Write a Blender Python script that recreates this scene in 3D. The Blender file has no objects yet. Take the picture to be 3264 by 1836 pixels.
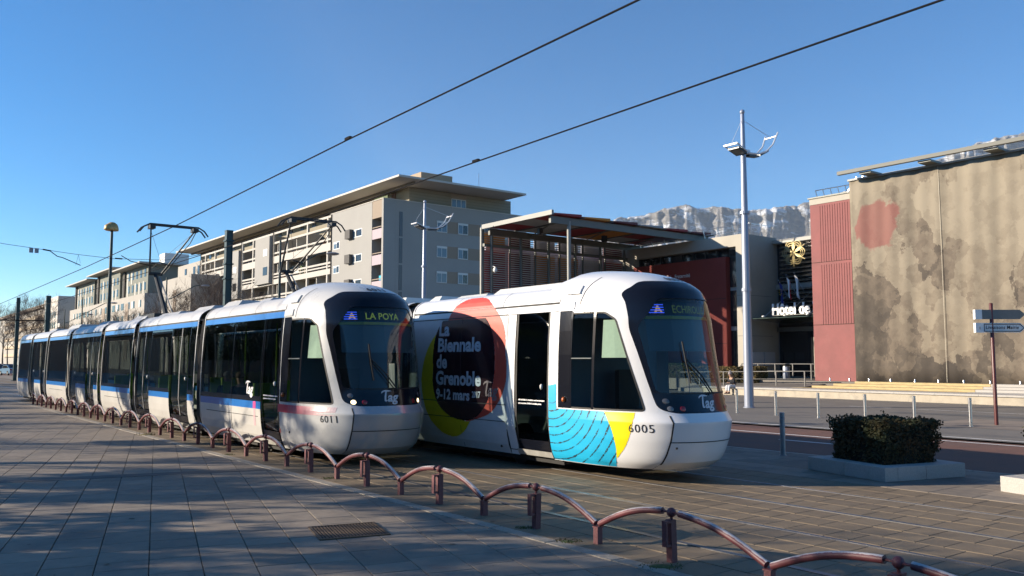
import bpy, bmesh, math, random
from mathutils import Vector, Matrix, noise
S = bpy.context.scene
COL = S.collection
R = math.radians
# ------------------------------------------------------------------ camera, sky, sun, exposure
CAM_H = 1.9
cam = bpy.data.cameras.new('camera'); camo = bpy.data.objects.new('camera', cam); COL.objects.link(camo)
cam.sensor_width = 36.0; cam.lens = 2700 / 3264 * 36
cam.clip_start = 0.1; cam.clip_end = 20000
camo.location = (0, 0, CAM_H); camo.rotation_euler = (R(90) + math.atan(232 / 2700), 0, 0)
S.camera = camo
SUN_EL, SUN_AZ = 17.5, 181.0          # azimuth of the sun, degrees counter-clockwise from +X
wd = bpy.data.worlds.new('World'); S.world = wd; wd.use_nodes = True
nt = wd.node_tree; bg = nt.nodes['Background']
sky = nt.nodes.new('ShaderNodeTexSky'); sky.sky_type = 'NISHITA'; sky.sun_disc = False
sky.sun_elevation = R(SUN_EL); sky.sun_rotation = R(90 - SUN_AZ)
sky.altitude = 1600; sky.air_density = 1.0; sky.dust_density = 0.25; sky.ozone_density = 3.4
hs = nt.nodes.new('ShaderNodeHueSaturation'); hs.inputs['Saturation'].default_value = 1.22
nt.links.new(sky.outputs[0], hs.inputs['Color']); nt.links.new(hs.outputs[0], bg.inputs[0]); bg.inputs[1].default_value = 0.108
sl = bpy.data.lights.new('sun', 'SUN'); so = bpy.data.objects.new('sun', sl); COL.objects.link(so)
sl.energy = 5.0; sl.angle = R(0.55); sl.color = (1.0, 0.87, 0.70)
sd = Vector((math.cos(R(SUN_EL)) * math.cos(R(SUN_AZ)), math.cos(R(SUN_EL)) * math.sin(R(SUN_AZ)), math.sin(R(SUN_EL))))
so.rotation_euler = sd.to_track_quat('Z', 'Y').to_euler()
so.location = (-60, 0, 40)
S.view_settings.view_transform = 'Standard'; S.view_settings.look = 'None'
S.view_settings.exposure = 0.86; S.view_settings.gamma = 1
S.cycles.use_denoising = True
S.cycles.max_bounces = 6; S.cycles.transparent_max_bounces = 12
S.cycles.caustics_reflective = False; S.cycles.caustics_refractive = False

# ------------------------------------------------------------------ the street's own axes: a = along the tracks (away), t = across them
ANG = R(37.4)
UX, UY = -math.sin(ANG), math.cos(ANG)
WX, WY = math.cos(ANG), math.sin(ANG)
ROT = math.atan2(-UY, -UX)            # rotation that turns local +x to -a and local +y to +t
def T(a, t, z=0.0): return Vector((a * UX + t * WX, a * UY + t * WY, z))

# ------------------------------------------------------------------ materials
MATS = {}
def mat(name, col, rough=0.6, metal=0.0, var=0.0, scale=6.0, bump=0.0, bscale=40.0, spec=0.5, coat=0.0, emit=None, estr=1.0,
        objrand=0.0, stain=None, stretch=None, detail=5.0, world=False):
    if name in MATS: return MATS[name]
    m = bpy.data.materials.new(name); m.use_nodes = True; MATS[name] = m
    n = m.node_tree.nodes; l = m.node_tree.links; b = n['Principled BSDF']
    b.inputs['Base Color'].default_value = (*col, 1); b.inputs['Roughness'].default_value = rough
    b.inputs['Metallic'].default_value = metal; b.inputs['Specular IOR Level'].default_value = spec
    if coat: b.inputs['Coat Weight'].default_value = coat; b.inputs['Coat Roughness'].default_value = 0.06
    if emit: b.inputs['Emission Color'].default_value = (*emit, 1); b.inputs['Emission Strength'].default_value = estr
    tc = n.new('ShaderNodeTexCoord'); mp = n.new('ShaderNodeMapping')
    if world:
        gp = n.new('ShaderNodeNewGeometry'); l.new(gp.outputs['Position'], mp.inputs[0])
    else: l.new(tc.outputs['Object'], mp.inputs[0])
    if stretch: mp.inputs['Scale'].default_value = stretch
    cur = None
    if var or objrand or stain:
        rgb = n.new('ShaderNodeRGB'); rgb.outputs[0].default_value = (*col, 1); cur = rgb.outputs[0]
    if var:
        tx = n.new('ShaderNodeTexNoise'); tx.inputs['Scale'].default_value = scale; tx.inputs['Detail'].default_value = detail; tx.inputs['Roughness'].default_value = 0.62
        l.new(mp.outputs[0], tx.inputs[0])
        mr = n.new('ShaderNodeMapRange'); mr.inputs[1].default_value = 0.28; mr.inputs[2].default_value = 0.72; mr.inputs[3].default_value = 1 - var; mr.inputs[4].default_value = 1 + var
        l.new(tx.outputs[0], mr.inputs[0])
        mx = n.new('ShaderNodeVectorMath'); mx.operation = 'SCALE'; l.new(cur, mx.inputs[0]); l.new(mr.outputs[0], mx.inputs['Scale']); cur = mx.outputs[0]
        rr = n.new('ShaderNodeMapRange'); rr.inputs[3].default_value = max(0.02, rough - 0.12 * var * 4); rr.inputs[4].default_value = min(1, rough + 0.12 * var * 4)
        l.new(tx.outputs[0], rr.inputs[0]); l.new(rr.outputs[0], b.inputs['Roughness'])
    if objrand:
        oi = n.new('ShaderNodeObjectInfo'); mr2 = n.new('ShaderNodeMapRange'); mr2.inputs[3].default_value = 1 - objrand; mr2.inputs[4].default_value = 1 + objrand
        l.new(oi.outputs['Random'], mr2.inputs[0])
        mx2 = n.new('ShaderNodeVectorMath'); mx2.operation = 'SCALE'; l.new(cur, mx2.inputs[0]); l.new(mr2.outputs[0], mx2.inputs['Scale']); cur = mx2.outputs[0]
    if stain:
        sc_, scale_s, lo, hi = stain
        t2 = n.new('ShaderNodeTexNoise'); t2.inputs['Scale'].default_value = scale_s; t2.inputs['Detail'].default_value = 7; t2.inputs['Roughness'].default_value = 0.7
        l.new(mp.outputs[0], t2.inputs[0])
        m3 = n.new('ShaderNodeMapRange'); m3.inputs[1].default_value = lo; m3.inputs[2].default_value = hi; l.new(t2.outputs[0], m3.inputs[0])
        mm = n.new('ShaderNodeMix'); mm.data_type = 'RGBA'; l.new(m3.outputs[0], mm.inputs[0]); l.new(cur, mm.inputs[6]); mm.inputs[7].default_value = (*sc_, 1); cur = mm.outputs[2]
    if cur is not None: l.new(cur, b.inputs['Base Color'])
    if bump:
        t3 = n.new('ShaderNodeTexNoise'); t3.inputs['Scale'].default_value = bscale; t3.inputs['Detail'].default_value = 6
        l.new(mp.outputs[0], t3.inputs[0])
        bp = n.new('ShaderNodeBump'); bp.inputs['Strength'].default_value = bump; bp.inputs['Distance'].default_value = 0.02
        l.new(t3.outputs[0], bp.inputs['Height']); l.new(bp.outputs[0], b.inputs['Normal'])
    return m
def glass(name, tint, ior=1.5, rough=0.0, refl=1.0):
    if name in MATS: return MATS[name]
    m = bpy.data.materials.new(name); m.use_nodes = True; MATS[name] = m
    n = m.node_tree.nodes; l = m.node_tree.links; n.remove(n['Principled BSDF'])
    tr = n.new('ShaderNodeBsdfTransparent'); tr.inputs[0].default_value = (*tint, 1)
    gl = n.new('ShaderNodeBsdfGlossy'); gl.inputs['Roughness'].default_value = rough
    gl.inputs[0].default_value = (refl, refl, refl, 1)
    fr = n.new('ShaderNodeFresnel'); ge = n.new('ShaderNodeNewGeometry'); mi = n.new('ShaderNodeMath'); mi.operation = 'MULTIPLY_ADD'      # same index from both sides: a thin pane
    l.new(ge.outputs['Backfacing'], mi.inputs[0]); mi.inputs[1].default_value = 1 / ior - ior; mi.inputs[2].default_value = ior; l.new(mi.outputs[0], fr.inputs[0])
    mx = n.new('ShaderNodeMixShader'); l.new(fr.outputs[0], mx.inputs[0]); l.new(tr.outputs[0], mx.inputs[1]); l.new(gl.outputs[0], mx.inputs[2])
    l.new(mx.outputs[0], n['Material Output'].inputs[0])
    return m

# ------------------------------------------------------------------ mesh helpers
class MB:
    def __init__(s): s.v = []; s.f = []
    def add(s, vs, fs):
        o = len(s.v); s.v += [Vector(p) for p in vs]; s.f += [tuple(i + o for i in f) for f in fs]; return s
    def hexa(s, p):   # 8 corners: bottom 0-3, top 4-7
        return s.add(p, [(0, 3, 2, 1), (4, 5, 6, 7), (0, 1, 5, 4), (1, 2, 6, 5), (2, 3, 7, 6), (3, 0, 4, 7)])
    def box(s, x0, x1, y0, y1, z0, z1):
        return s.hexa([(x0, y0, z0), (x1, y0, z0), (x1, y1, z0), (x0, y1, z0), (x0, y0, z1), (x1, y0, z1), (x1, y1, z1), (x0, y1, z1)])
    def tb(s, a0, a1, t0, t1, z0, z1):          # a box in street axes
        return s.hexa([T(a0, t0, z0), T(a0, t1, z0), T(a1, t1, z0), T(a1, t0, z0), T(a0, t0, z1), T(a0, t1, z1), T(a1, t1, z1), T(a1, t0, z1)])
    def tube(s, pts, r, n=8, caps=True):
        pts = [Vector(p) for p in pts]; rs = r if isinstance(r, (list, tuple)) else [r] * len(pts)
        rings = []; up = None
        for i, p in enumerate(pts):
            d = (pts[min(i + 1, len(pts) - 1)] - pts[max(i - 1, 0)])
            if d.length < 1e-9: d = Vector((0, 0, 1))
            d.normalize()
            if up is None:
                up = Vector((0, 0, 1)) if abs(d.z) < 0.9 else Vector((1, 0, 0))
            x = d.cross(up)
            if x.length < 1e-6: x = d.orthogonal()
            x.normalize(); y = x.cross(d).normalized(); up = y
            o = len(s.v)
            for k in range(n):
                q = 2 * math.pi * (k + .5) / n; s.v.append(p + (x * math.cos(q) + y * math.sin(q)) * rs[i])
            rings.append(o)
        for a, b in zip(rings, rings[1:]):
            for k in range(n): s.f.append((a + k, a + (k + 1) % n, b + (k + 1) % n, b + k))
        if caps:
            s.f.append(tuple(rings[0] + k for k in reversed(range(n)))); s.f.append(tuple(rings[-1] + k for k in range(n)))
        return s
    def lathe(s, prof, n=16, c=(0, 0, 0)):       # prof: (r, z)
        o = len(s.v); c = Vector(c)
        for r_, z_ in prof:
            for k in range(n):
                q = 2 * math.pi * k / n; s.v.append(c + Vector((r_ * math.cos(q), r_ * math.sin(q), z_)))
        for i in range(len(prof) - 1):
            for k in range(n):
                a = o + i * n; s.f.append((a + k, a + (k + 1) % n, a + n + (k + 1) % n, a + n + k))
        s.f.append(tuple(o + k for k in reversed(range(n)))); e = o + (len(prof) - 1) * n; s.f.append(tuple(e + k for k in range(n)))
        return s
    def sphere(s, c, r, n=12, m=8, sc=(1, 1, 1)):
        c = Vector(c); o = len(s.v)
        for i in range(m + 1):
            th = math.pi * i / m
            for k in range(n):
                q = 2 * math.pi * k / n
                s.v.append(c + Vector((r * sc[0] * math.sin(th) * math.cos(q), r * sc[1] * math.sin(th) * math.sin(q), r * sc[2] * math.cos(th))))
        for i in range(m):
            for k in range(n):
                a = o + i * n; s.f.append((a + k, a + n + k, a + n + (k + 1) % n, a + (k + 1) % n))
        return s
    def grid(s, P):                               # P[i][j]: points, open grid
        o = len(s.v); m = len(P[0])
        for row in P: s.v += [Vector(p) for p in row]
        for i in range(len(P) - 1):
            for j in range(m - 1): s.f.append((o + i * m + j, o + i * m + j + 1, o + (i + 1) * m + j + 1, o + (i + 1) * m + j))
        return s
    def prism(s, poly, fn0, fn1):                 # poly of 2-D points, two maps to 3-D
        n = len(poly); o = len(s.v)
        s.v += [Vector(fn0(*p)) for p in poly] + [Vector(fn1(*p)) for p in poly]
        s.f.append(tuple(o + i for i in reversed(range(n)))); s.f.append(tuple(o + n + i for i in range(n)))
        for i in range(n): s.f.append((o + i, o + (i + 1) % n, o + n + (i + 1) % n, o + n + i))
        return s
PM = {}                                            # object -> world matrix of roots
def mesh_of(name, mb, smooth=False, recalc=True, inv=None, angle=None):
    me = bpy.data.meshes.new(name)
    vs = [inv @ v for v in mb.v] if inv is not None else mb.v
    me.from_pydata([tuple(v) for v in vs], [], mb.f)
    if recalc:
        bm = bmesh.new(); bm.from_mesh(me); bmesh.ops.remove_doubles(bm, verts=bm.verts, dist=1e-5)
        bmesh.ops.recalc_face_normals(bm, faces=bm.faces); bm.to_mesh(me); bm.free()
    if smooth:
        me.shade_smooth()
        if angle: me.set_sharp_from_angle(angle=R(angle))
    return me
def tag(o, label=None, cat=None, group=None, kind=None):
    if label: o['label'] = label
    if cat: o['category'] = cat
    if group: o['group'] = group
    if kind: o['kind'] = kind
    return o
def link(name, me, m=None, parent=None):
    o = bpy.data.objects.new(name, me); COL.objects.link(o)
    if m is not None and me is not None and not me.materials: me.materials.append(m)
    if parent is not None: o.parent = parent
    return o
def root(name, label, cat, loc, rotz=0.0, group=None, kind=None):
    o = bpy.data.objects.new(name, None); COL.objects.link(o); o.empty_display_size = 0.3
    o.location = loc; o.rotation_euler = (0, 0, rotz)
    PM[o.name] = Matrix.Translation(Vector(loc)) @ Matrix.Rotation(rotz, 4, 'Z')
    return tag(o, label, cat, group, kind)
def part(name, mb, m, parent, smooth=False, angle=40, label=None):   # world-space mesh under a root or a part of a root
    base = parent
    while base.parent is not None: base = base.parent
    inv = PM[base.name].inverted() if base.name in PM else None
    o = link(name, mesh_of(name, mb, smooth, True, inv, angle if smooth else None), m, parent)
    if label: o['label'] = label
    return o
def lpart(name, mb, m, parent, smooth=False, angle=40):              # mesh already in the thing's own coordinates
    return link(name, mesh_of(name, mb, smooth, True, None, angle if smooth else None), m, parent)
def single(name, mb, m, label=None, cat=None, group=None, kind=None, smooth=False, angle=40):
    lo = Vector((min(v[i] for v in mb.v) for i in range(3))); hi = Vector((max(v[i] for v in mb.v) for i in range(3)))
    c = Vector(((lo.x + hi.x) / 2, (lo.y + hi.y) / 2, lo.z))
    o = link(name, mesh_of(name, mb, smooth, True, Matrix.Translation(-c), angle if smooth else None), m)
    o.location = c; PM[o.name] = Matrix.Translation(c)
    return tag(o, label, cat, group, kind)
def copy_tree(o, parent=None):
    c = o.copy(); COL.objects.link(c); c.parent = parent
    if parent is None and o.name in PM: PM[c.name] = PM[o.name]
    for ch in list(o.children): copy_tree(ch, c)
    return c
def text2d(s, size=1.0, bold=0.0, shear=0.0, align='LEFT', spacing=1.0, cut=0.0):
    cu = bpy.data.curves.new('t', 'FONT'); cu.body = s; cu.size = size; cu.offset = bold; cu.shear = shear; cu.align_x = align; cu.space_character = spacing
    cu.resolution_u = 3
    o = bpy.data.objects.new('t', cu); COL.objects.link(o)
    dg = bpy.context.evaluated_depsgraph_get()
    me = bpy.data.meshes.new_from_object(o.evaluated_get(dg))
    vs = [(v.co.x, v.co.y) for v in me.vertices]; fs = [tuple(p.vertices) for p in me.polygons]
    if cut:
        bm = bmesh.new(); bm.from_mesh(me); bmesh.ops.remove_doubles(bm, verts=bm.verts, dist=1e-5)
        for _ in range(4):
            es = [e for e in bm.edges if e.calc_length() > cut]
            if not es: break
            bmesh.ops.subdivide_edges(bm, edges=es, cuts=1); bmesh.ops.triangulate(bm, faces=[f for f in bm.faces if len(f.verts) > 4])
        bm.verts.index_update(); vs = [(v.co.x, v.co.y) for v in bm.verts]; fs = [tuple(v.index for v in f.verts) for f in bm.faces]; bm.free()
    bpy.data.objects.remove(o); bpy.data.curves.remove(cu); bpy.data.meshes.remove(me)
    return vs, fs
def text_mb(s, fn, **k):
    vs, fs = text2d(s, **k); return MB().add([fn(x, y) for x, y in vs], fs)
# ------------------------------------------------------------------ surfaces
M_slab = mat('slab_stone', (.225, .182, .138), .78, world=True, var=.16, scale=5, bump=.25, bscale=90, objrand=.17, stain=((.115, .10, .085), .9, .50, .74))
M_slabr = mat('slab_stone_far', (.225, .182, .138), .78, world=True, var=.18, scale=3, stain=((.13, .115, .10), 1.3, .56, .80))
M_joint = mat('joint_sand', (.105, .09, .07), .95, var=.3, scale=8)
M_paver = mat('track_paver', (.185, .137, .084), .72, world=True, var=.15, scale=5, bump=.3, bscale=120, objrand=.08, stain=((.15, .11, .07), 1.1, .52, .78))
M_asph = mat('asphalt', (.115, .112, .108), .85, var=.2, scale=.9, bump=.3, bscale=160, stain=((.07, .068, .066), .35, .5, .72))
M_asphg = mat('asphalt_pale', (.165, .148, .128), .82, var=.14, scale=.7, bump=.25, bscale=150, stain=((.13, .125, .115), .5, .55, .78))
M_asphr = mat('asphalt_red', (.145, .068, .048), .84, var=.2, scale=1.1, bump=.25, bscale=150, stain=((.11, .068, .056), .6, .5, .76))
M_line = mat('road_paint', (.72, .70, .66), .6, var=.14, scale=9, stain=((.3, .28, .26), 6, .56, .72))
M_rail = mat('rail_steel', (.16, .155, .155), .42, metal=.7, var=.15, scale=20)
M_gran = mat('granite', (.40, .38, .35), .7, world=True, var=.2, scale=60, bump=.2, bscale=200, stain=((.26, .24, .21), 2.0, .55, .8), objrand=.06)
M_kerb = mat('kerb_granite', (.30, .265, .215), .75, world=True, var=.22, scale=25, bump=.25, bscale=120, stain=((.18, .15, .11), 3.0, .5, .75), objrand=.08)
M_black = mat('dark_void', (.012, .012, .013), .9)
def proj(P):
    d = Vector(P) - Vector((0, 0, CAM_H)); p = math.atan(232 / 2700); c, s_ = math.cos(p), math.sin(p)
    fw = d.y * c + d.z * s_; up = -d.y * s_ + d.z * c
    if fw < .2: return (-9e9, 9e9, fw)
    return (1632 + 2700 * d.x / fw, 918 - 2700 * up / fw, fw)
def sheet(name, mb, m, kind='structure', parent=None):
    o = link(name, mesh_of(name, mb, False, True), m, parent)
    if parent is None: o['kind'] = kind
    return o
def quad(a0, a1, t0, t1, z, n=1): return MB().grid([[T(a0 + (a1 - a0) * i / n, t0, z), T(a0 + (a1 - a0) * i / n, t1, z)] for i in range(n + 1)])
g = MB().grid([[(x, y, -.14) for y in (-6000, -60, 0, 60, 200, 9000)] for x in (-6000, -200, -40, 40, 200, 6000)])
sheet('ground', g, M_asph)
SV = Vector((-.386, .9225, 0)); SQ = Vector((.9225, .386, 0))     # the plaza slabs' own axes
def SL(q, r, z=0.): return SQ * q + SV * r + Vector((0, 0, z))
pl = MB().add([T(-12, 5.78, -.022), T(75, 5.78, -.022), T(75, -60, -.022), T(-12, -60, -.022)], [(0, 1, 2, 3)])
plaza = sheet('plaza', pl, M_joint)
def unit_slab(name, m, inset=.007, th=.045):
    mb = MB(); i = inset
    mb.add([(-.5, -.5, -th), (.5, -.5, -th), (.5, .5, -th), (-.5, .5, -th), (-.5, -.5, -.004), (.5, -.5, -.004), (.5, .5, -.004), (-.5, .5, -.004),
            (-.5 + i, -.5 + i, 0), (.5 - i, -.5 + i, 0), (.5 - i, .5 - i, 0), (-.5 + i, .5 - i, 0)],
           [(0, 1, 5, 4), (1, 2, 6, 5), (2, 3, 7, 6), (3, 0, 4, 7), (4, 5, 9, 8), (5, 6, 10, 9), (6, 7, 11, 10), (7, 4, 8, 11), (8, 9, 10, 11)])
    me = mesh_of(name, mb); me.materials.append(m); return me
def clip(poly, n, d):      # keep p.n <= d
    out = []
    for i, p in enumerate(poly):
        q = poly[(i + 1) % len(poly)]; a = p.dot(n) - d; b = q.dot(n) - d
        if a <= 0: out.append(p)
        if a * b < 0: out.append(p + (q - p) * (a / (a - b)))
    return out
def lay_slabs(parent, name, items, m, unit, stuff_name, limit=295):
    # items: (centre, half-x vector, half-y vector, polygon or None, tilt jitter)
    sc = []
    for it in items:
        x, y, fw = proj(it[0])
        vis = -150 < x < 3414 and 1140 < y < 1990 and fw > 1.5
        if vis: sc.append((fw, it))
    sc.sort(key=lambda k: k[0])
    for fw, (c, hx, hy, poly) in sc[:limit]:
        if poly is None:
            o = bpy.data.objects.new(name, unit); COL.objects.link(o); o.parent = parent
            o.location = c + Vector((0, 0, random.uniform(-.0012, .0008)))
            o.rotation_euler = (random.uniform(-.0012, .0012), random.uniform(-.0012, .0012), math.atan2(hx.y, hx.x))
            o.scale = (hx.length * 2, hy.length * 2, 1)
        else:
            mb = MB().prism([(p.x, p.y) for p in poly], lambda x, y: (x, y, -.04), lambda x, y: (x, y, -.001))
            me = mesh_of(name, mb); me.materials.append(m); link(name, me, None, parent)
    mb = MB()
    for fw, (c, hx, hy, poly) in sc[limit:]:
        P = poly or [c - hx - hy, c + hx - hy, c + hx + hy, c - hx + hy]
        z = random.uniform(-.0012, .0008); n = len(P); o = len(mb.v)
        mb.v += [Vector((p.x, p.y, z)) for p in P] + [Vector((p.x, p.y, -.03)) for p in P]
        mb.f.append(tuple(o + i for i in range(n)))
        for i in range(n): mb.f.append((o + i, o + n + i, o + n + (i + 1) % n, o + (i + 1) % n))
    if mb.v:
        o = link(stuff_name, mesh_of(stuff_name, mb), m, parent); o['kind'] = 'stuff'
random.seed(4)
items = []; W_ = Vector((WX, WY, 0))
q = -46.0
while q < 12:
    r = -2 + random.uniform(-.4, 0)
    while r < 46:
        L_ = random.choice((.34, .42, .42, .5, .62, .62))
        if r < 11.62 < r + L_: L_ = 11.62 - r if 11.62 - r > .2 else L_      # one continuous cross joint
        c = SL(q + .23, r + L_ / 2)
        hx = SQ * (.23 - .0045); hy = SV * (L_ / 2 - .006)
        tt = max((c + sx * hx + sy * hy).dot(W_) for sx in (-1, 1) for sy in (-1, 1))
        tm = min((c + sx * hx + sy * hy).dot(W_) for sx in (-1, 1) for sy in (-1, 1))
        if tt <= 5.77: items.append((c, hx, hy, None))
        elif tm < 5.70:
            P = clip([c - hx - hy, c + hx - hy, c + hx + hy, c - hx + hy], W_, 5.77)
            if len(P) >= 3: items.append((c, hx, hy, P))
        r += L_
    q += .46
# beyond the reach of single slabs the sheet itself is the paving
items = [i for i in items if i[0].y < 34]
lay_slabs(plaza, 'slab', items, M_slab, unit_slab('slab', M_slab), 'slab_field')
sheet('far_paving', MB().add([SL(-60, 33.8, -.001), SL(8, 36, -.001), SL(8, 75, -.001), SL(-60, 75, -.001)], [(0, 1, 2, 3)]), M_slabr, parent=plaza)
bd = clip([SL(-40, 15.45), SL(8, 15.45), SL(8, 15.80), SL(-40, 15.80)], W_, 5.77)
sheet('paving_band', MB().prism([(p.x, p.y) for p in bd], lambda x, y: (x, y, -.02), lambda x, y: (x, y, .0045)), mat('band_dark', (.085, .078, .07), .8, var=.2, scale=4, world=True), parent=plaza)
# kerb stones along the tracks
ks = unit_slab('kerb_stone', M_kerb, .01, .1)
a = -2.0
while a < 50:
    o = bpy.data.objects.new('kerb_stone', ks); COL.objects.link(o); o.parent = plaza
    o.location = T(a + .5, 5.87, .003 + random.uniform(-.001, .001)); o.rotation_euler = (0, 0, ROT); o.scale = (.985, .165, 1); a += 1.0
# track bed
tbm = quad(-12, 130, 5.96, 12.35, -.024)
track = sheet('track_bed', tbm, M_joint)
cols = [(5.965, 6.42), (6.43, 6.885), (7.0, 7.44), (7.45, 7.89), (7.90, 8.325), (8.44, 8.885), (8.895, 9.335), (9.345, 9.785), (9.90, 10.34), (10.35, 10.79), (10.80, 11.225), (11.34, 11.83), (11.84, 12.34)]
items = []
for t0, t1 in cols:
    a = -3 + random.uniform(-.4, 0)
    while a < 34:
        L_ = random.choice((.30, .36, .36, .42, .48))
        items.append((T(a + L_ / 2, (t0 + t1) / 2), Vector((-UX, -UY, 0)) * (L_ / 2 - .005), W_ * ((t1 - t0) / 2 - .004), None)); a += L_
lay_slabs(track, 'paver', items, M_paver, unit_slab('paver', M_paver), 'paver_field')
for t0, t1 in cols: sheet('far_paver_strip', quad(33.6, 128, t0, t1, -.002), M_paver, parent=track)
for tr in (6.9325, 8.3675, 9.8325, 11.2675):
    inn = 1 if tr in (6.9325, 9.8325) else -1
    mb = MB().tb(-12, 130, tr - .034, tr + .034, -.03, .004)
    mb.tb(-12, 130, tr + inn * .05 - (.0 if inn > 0 else .014), tr + inn * .05 + (.014 if inn > 0 else 0), -.03, .001)
    o = link('rail', mesh_of('rail', mb), M_rail, track)
# island pavement between the tracks and the road, with its own slabs and kerb
isl = sheet('island_pavement', quad(-12, 130, 12.36, 15.3, -.022), M_joint)
items = []
for i in range(6):
    t0 = 12.37 + i * .488; a = -2 + random.uniform(-.5, 0)
    while a < 26:
        L_ = random.choice((.5, .62, .62, .8)); items.append((T(a + L_ / 2, t0 + .244), Vector((-UX, -UY, 0)) * (L_ / 2 - .004), W_ * .241, None)); a += L_
lay_slabs(isl, 'slab', items, M_slab, unit_slab('island_slab', M_slab), 'slab_field', 200)
sheet('far_paving', quad(25.6, 128, 12.37, 15.29, -.002), M_slabr, parent=isl)
a = -3.0
while a < 60:
    o = bpy.data.objects.new('kerb_stone', ks); COL.objects.link(o); o.parent = isl
    o.location = T(a + .5, 15.38, .004); o.rotation_euler = (0, 0, ROT); o.scale = (.985, .15, 1); a += 1.0
# road, forecourt, lines
sheet('road', quad(-60, 400, 15.46, 22.1, -.10, 6), M_asphr)
sheet('forecourt', quad(-60, 400, 22.1, 39.9, -.06, 6), M_asphg)
road_l = MB()
for t0, a0, a1 in ((20.05, 11, 24), (18.6, 1, 4.6), (18.6, 9.8, 13.2), (18.6, 17.5, 22), (18.6, 27, 31), (18.6, 37, 41), (21.6, -6, 11)):
    road_l.add([T(a0, t0, -.094), T(a1, t0, -.094), T(a1, t0 + .13, -.094), T(a0, t0 + .13, -.094)], [(0, 1, 2, 3)])
sheet('lane_marking', road_l, M_line)
fl = MB()
for t0, a0, a1, w_ in ((22.35, 8, 60, .13), (34.0, 11, 17.5, .12), (34.0, 18.6, 20.5, .12), (30.2, 3, 9.5, .12)):
    fl.add([T(a0, t0, -.054), T(a1, t0, -.054), T(a1, t0 + w_, -.054), T(a0, t0 + w_, -.054)], [(0, 1, 2, 3)])
sheet('forecourt_marking', fl, M_line)
o = sheet('asphalt_patch', MB().add([T(9, 31.5, -.055), T(17, 30.9, -.055), T(17, 31.9, -.055), T(9, 32.8, -.055)], [(0, 1, 2, 3)]), M_asph)
sheet('forecourt_inset', quad(8.5, 13.5, 26.0, 29.9, -.055), mat('paving_brownish', (.235, .19, .15), .82, var=.16, scale=1.4))
# drain grate
gc = Vector((-1.83, 9.68, 0)); gr = root('drain_grate', 'rusty brown square drain grate set in the shaded plaza paving', 'drain grate', gc, math.atan2(SQ.y, SQ.x))
Mg = mat('rusty_iron', (.10, .07, .045), .65, metal=.5, var=.35, scale=14, bump=.2)
lpart('tray', MB().box(-.37, .37, -.37, .37, -.02, .004), M_black, gr)
lpart('grate_frame', MB().box(-.385, .385, -.385, -.35, -.02, .012).box(-.385, .385, .35, .385, -.02, .012).box(-.385, -.35, -.35, .35, -.02, .012).box(.35, .385, -.35, .35, -.02, .012), Mg, gr)
bar = MB().box(-.009, .009, -.35, .35, -.01, .010); bme = mesh_of('grate_bar', bar); bme.materials.append(Mg)
for i in range(19):
    o = link('grate_bar', bme, None, gr); o.location = (-.324 + i * .036, 0, 0)

# small litter, dead leaves and gum spots nobody would count
random.seed(21); mb = MB()
for k in range(260):
    q = random.uniform(-9, 6); r_ = random.uniform(6, 26); p = SL(q, r_); 
    if p.dot(W_) > 12: continue
    s_ = random.choice((.012, .018, .03)) * random.uniform(.7, 1.3); n_ = 6; z = .004 + random.random() * .002; o_ = len(mb.v); rt_ = random.uniform(0, 6)
    mb.v += [p + Vector((s_ * math.cos(rt_ + 6.283 * i / n_) * random.uniform(.6, 1.3), s_ * math.sin(rt_ + 6.283 * i / n_) * random.uniform(.5, 1.1), z + random.uniform(0, .004))) for i in range(n_)]; mb.f.append(tuple(o_ + i for i in range(n_)))
lt_ = link('litter', mesh_of('litter', mb), mat('litter', (.10, .075, .045), .9, var=.7, scale=1.5, world=True)); lt_['kind'] = 'stuff'
# ------------------------------------------------------------------ arched fence between plaza and tracks
M_frd = mat('fence_red', (.125, .036, .042), .55, var=.28, scale=18, bump=.15, bscale=60, stain=((.26, .20, .18), 9, .60, .74))
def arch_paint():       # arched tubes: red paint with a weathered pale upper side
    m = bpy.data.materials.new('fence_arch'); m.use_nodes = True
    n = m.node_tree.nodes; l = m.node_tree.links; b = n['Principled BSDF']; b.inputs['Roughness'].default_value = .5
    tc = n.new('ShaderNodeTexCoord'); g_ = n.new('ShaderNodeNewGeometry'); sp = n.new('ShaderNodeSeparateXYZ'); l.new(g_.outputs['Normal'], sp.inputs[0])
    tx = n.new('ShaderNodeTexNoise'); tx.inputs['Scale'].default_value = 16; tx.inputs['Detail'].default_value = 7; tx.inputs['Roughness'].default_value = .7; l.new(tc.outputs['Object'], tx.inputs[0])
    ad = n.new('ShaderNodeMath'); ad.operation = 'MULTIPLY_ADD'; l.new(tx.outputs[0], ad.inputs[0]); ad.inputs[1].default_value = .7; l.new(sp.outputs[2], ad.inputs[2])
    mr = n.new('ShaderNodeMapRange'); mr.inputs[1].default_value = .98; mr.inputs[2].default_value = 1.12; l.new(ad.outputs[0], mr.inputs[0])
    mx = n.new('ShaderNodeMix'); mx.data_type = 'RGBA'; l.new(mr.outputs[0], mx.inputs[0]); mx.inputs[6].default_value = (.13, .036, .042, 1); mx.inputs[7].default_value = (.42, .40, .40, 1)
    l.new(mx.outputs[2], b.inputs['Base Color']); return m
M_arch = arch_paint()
FT = 6.2
fence = root('arched_fence', 'low dark red fence of linked arched tubes along the tracks', 'fence', T(5.61, FT), 0)
def ft(a): return FT - .00022 * max(0, a - 16) ** 2 - .10 * max(0, 5.61 - a)
posts = []
for i in range(0, 19): posts.append(5.61 + 2.045 * i)
posts = [1.0, 3.25] + posts
ball = MB().sphere((0, 0, 0), .046, 14, 9); 
tall_me = mesh_of('tall_post', MB().box(-.036, .036, -.036, .036, 0, .395)); tall_me.materials.append(M_frd)
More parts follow.
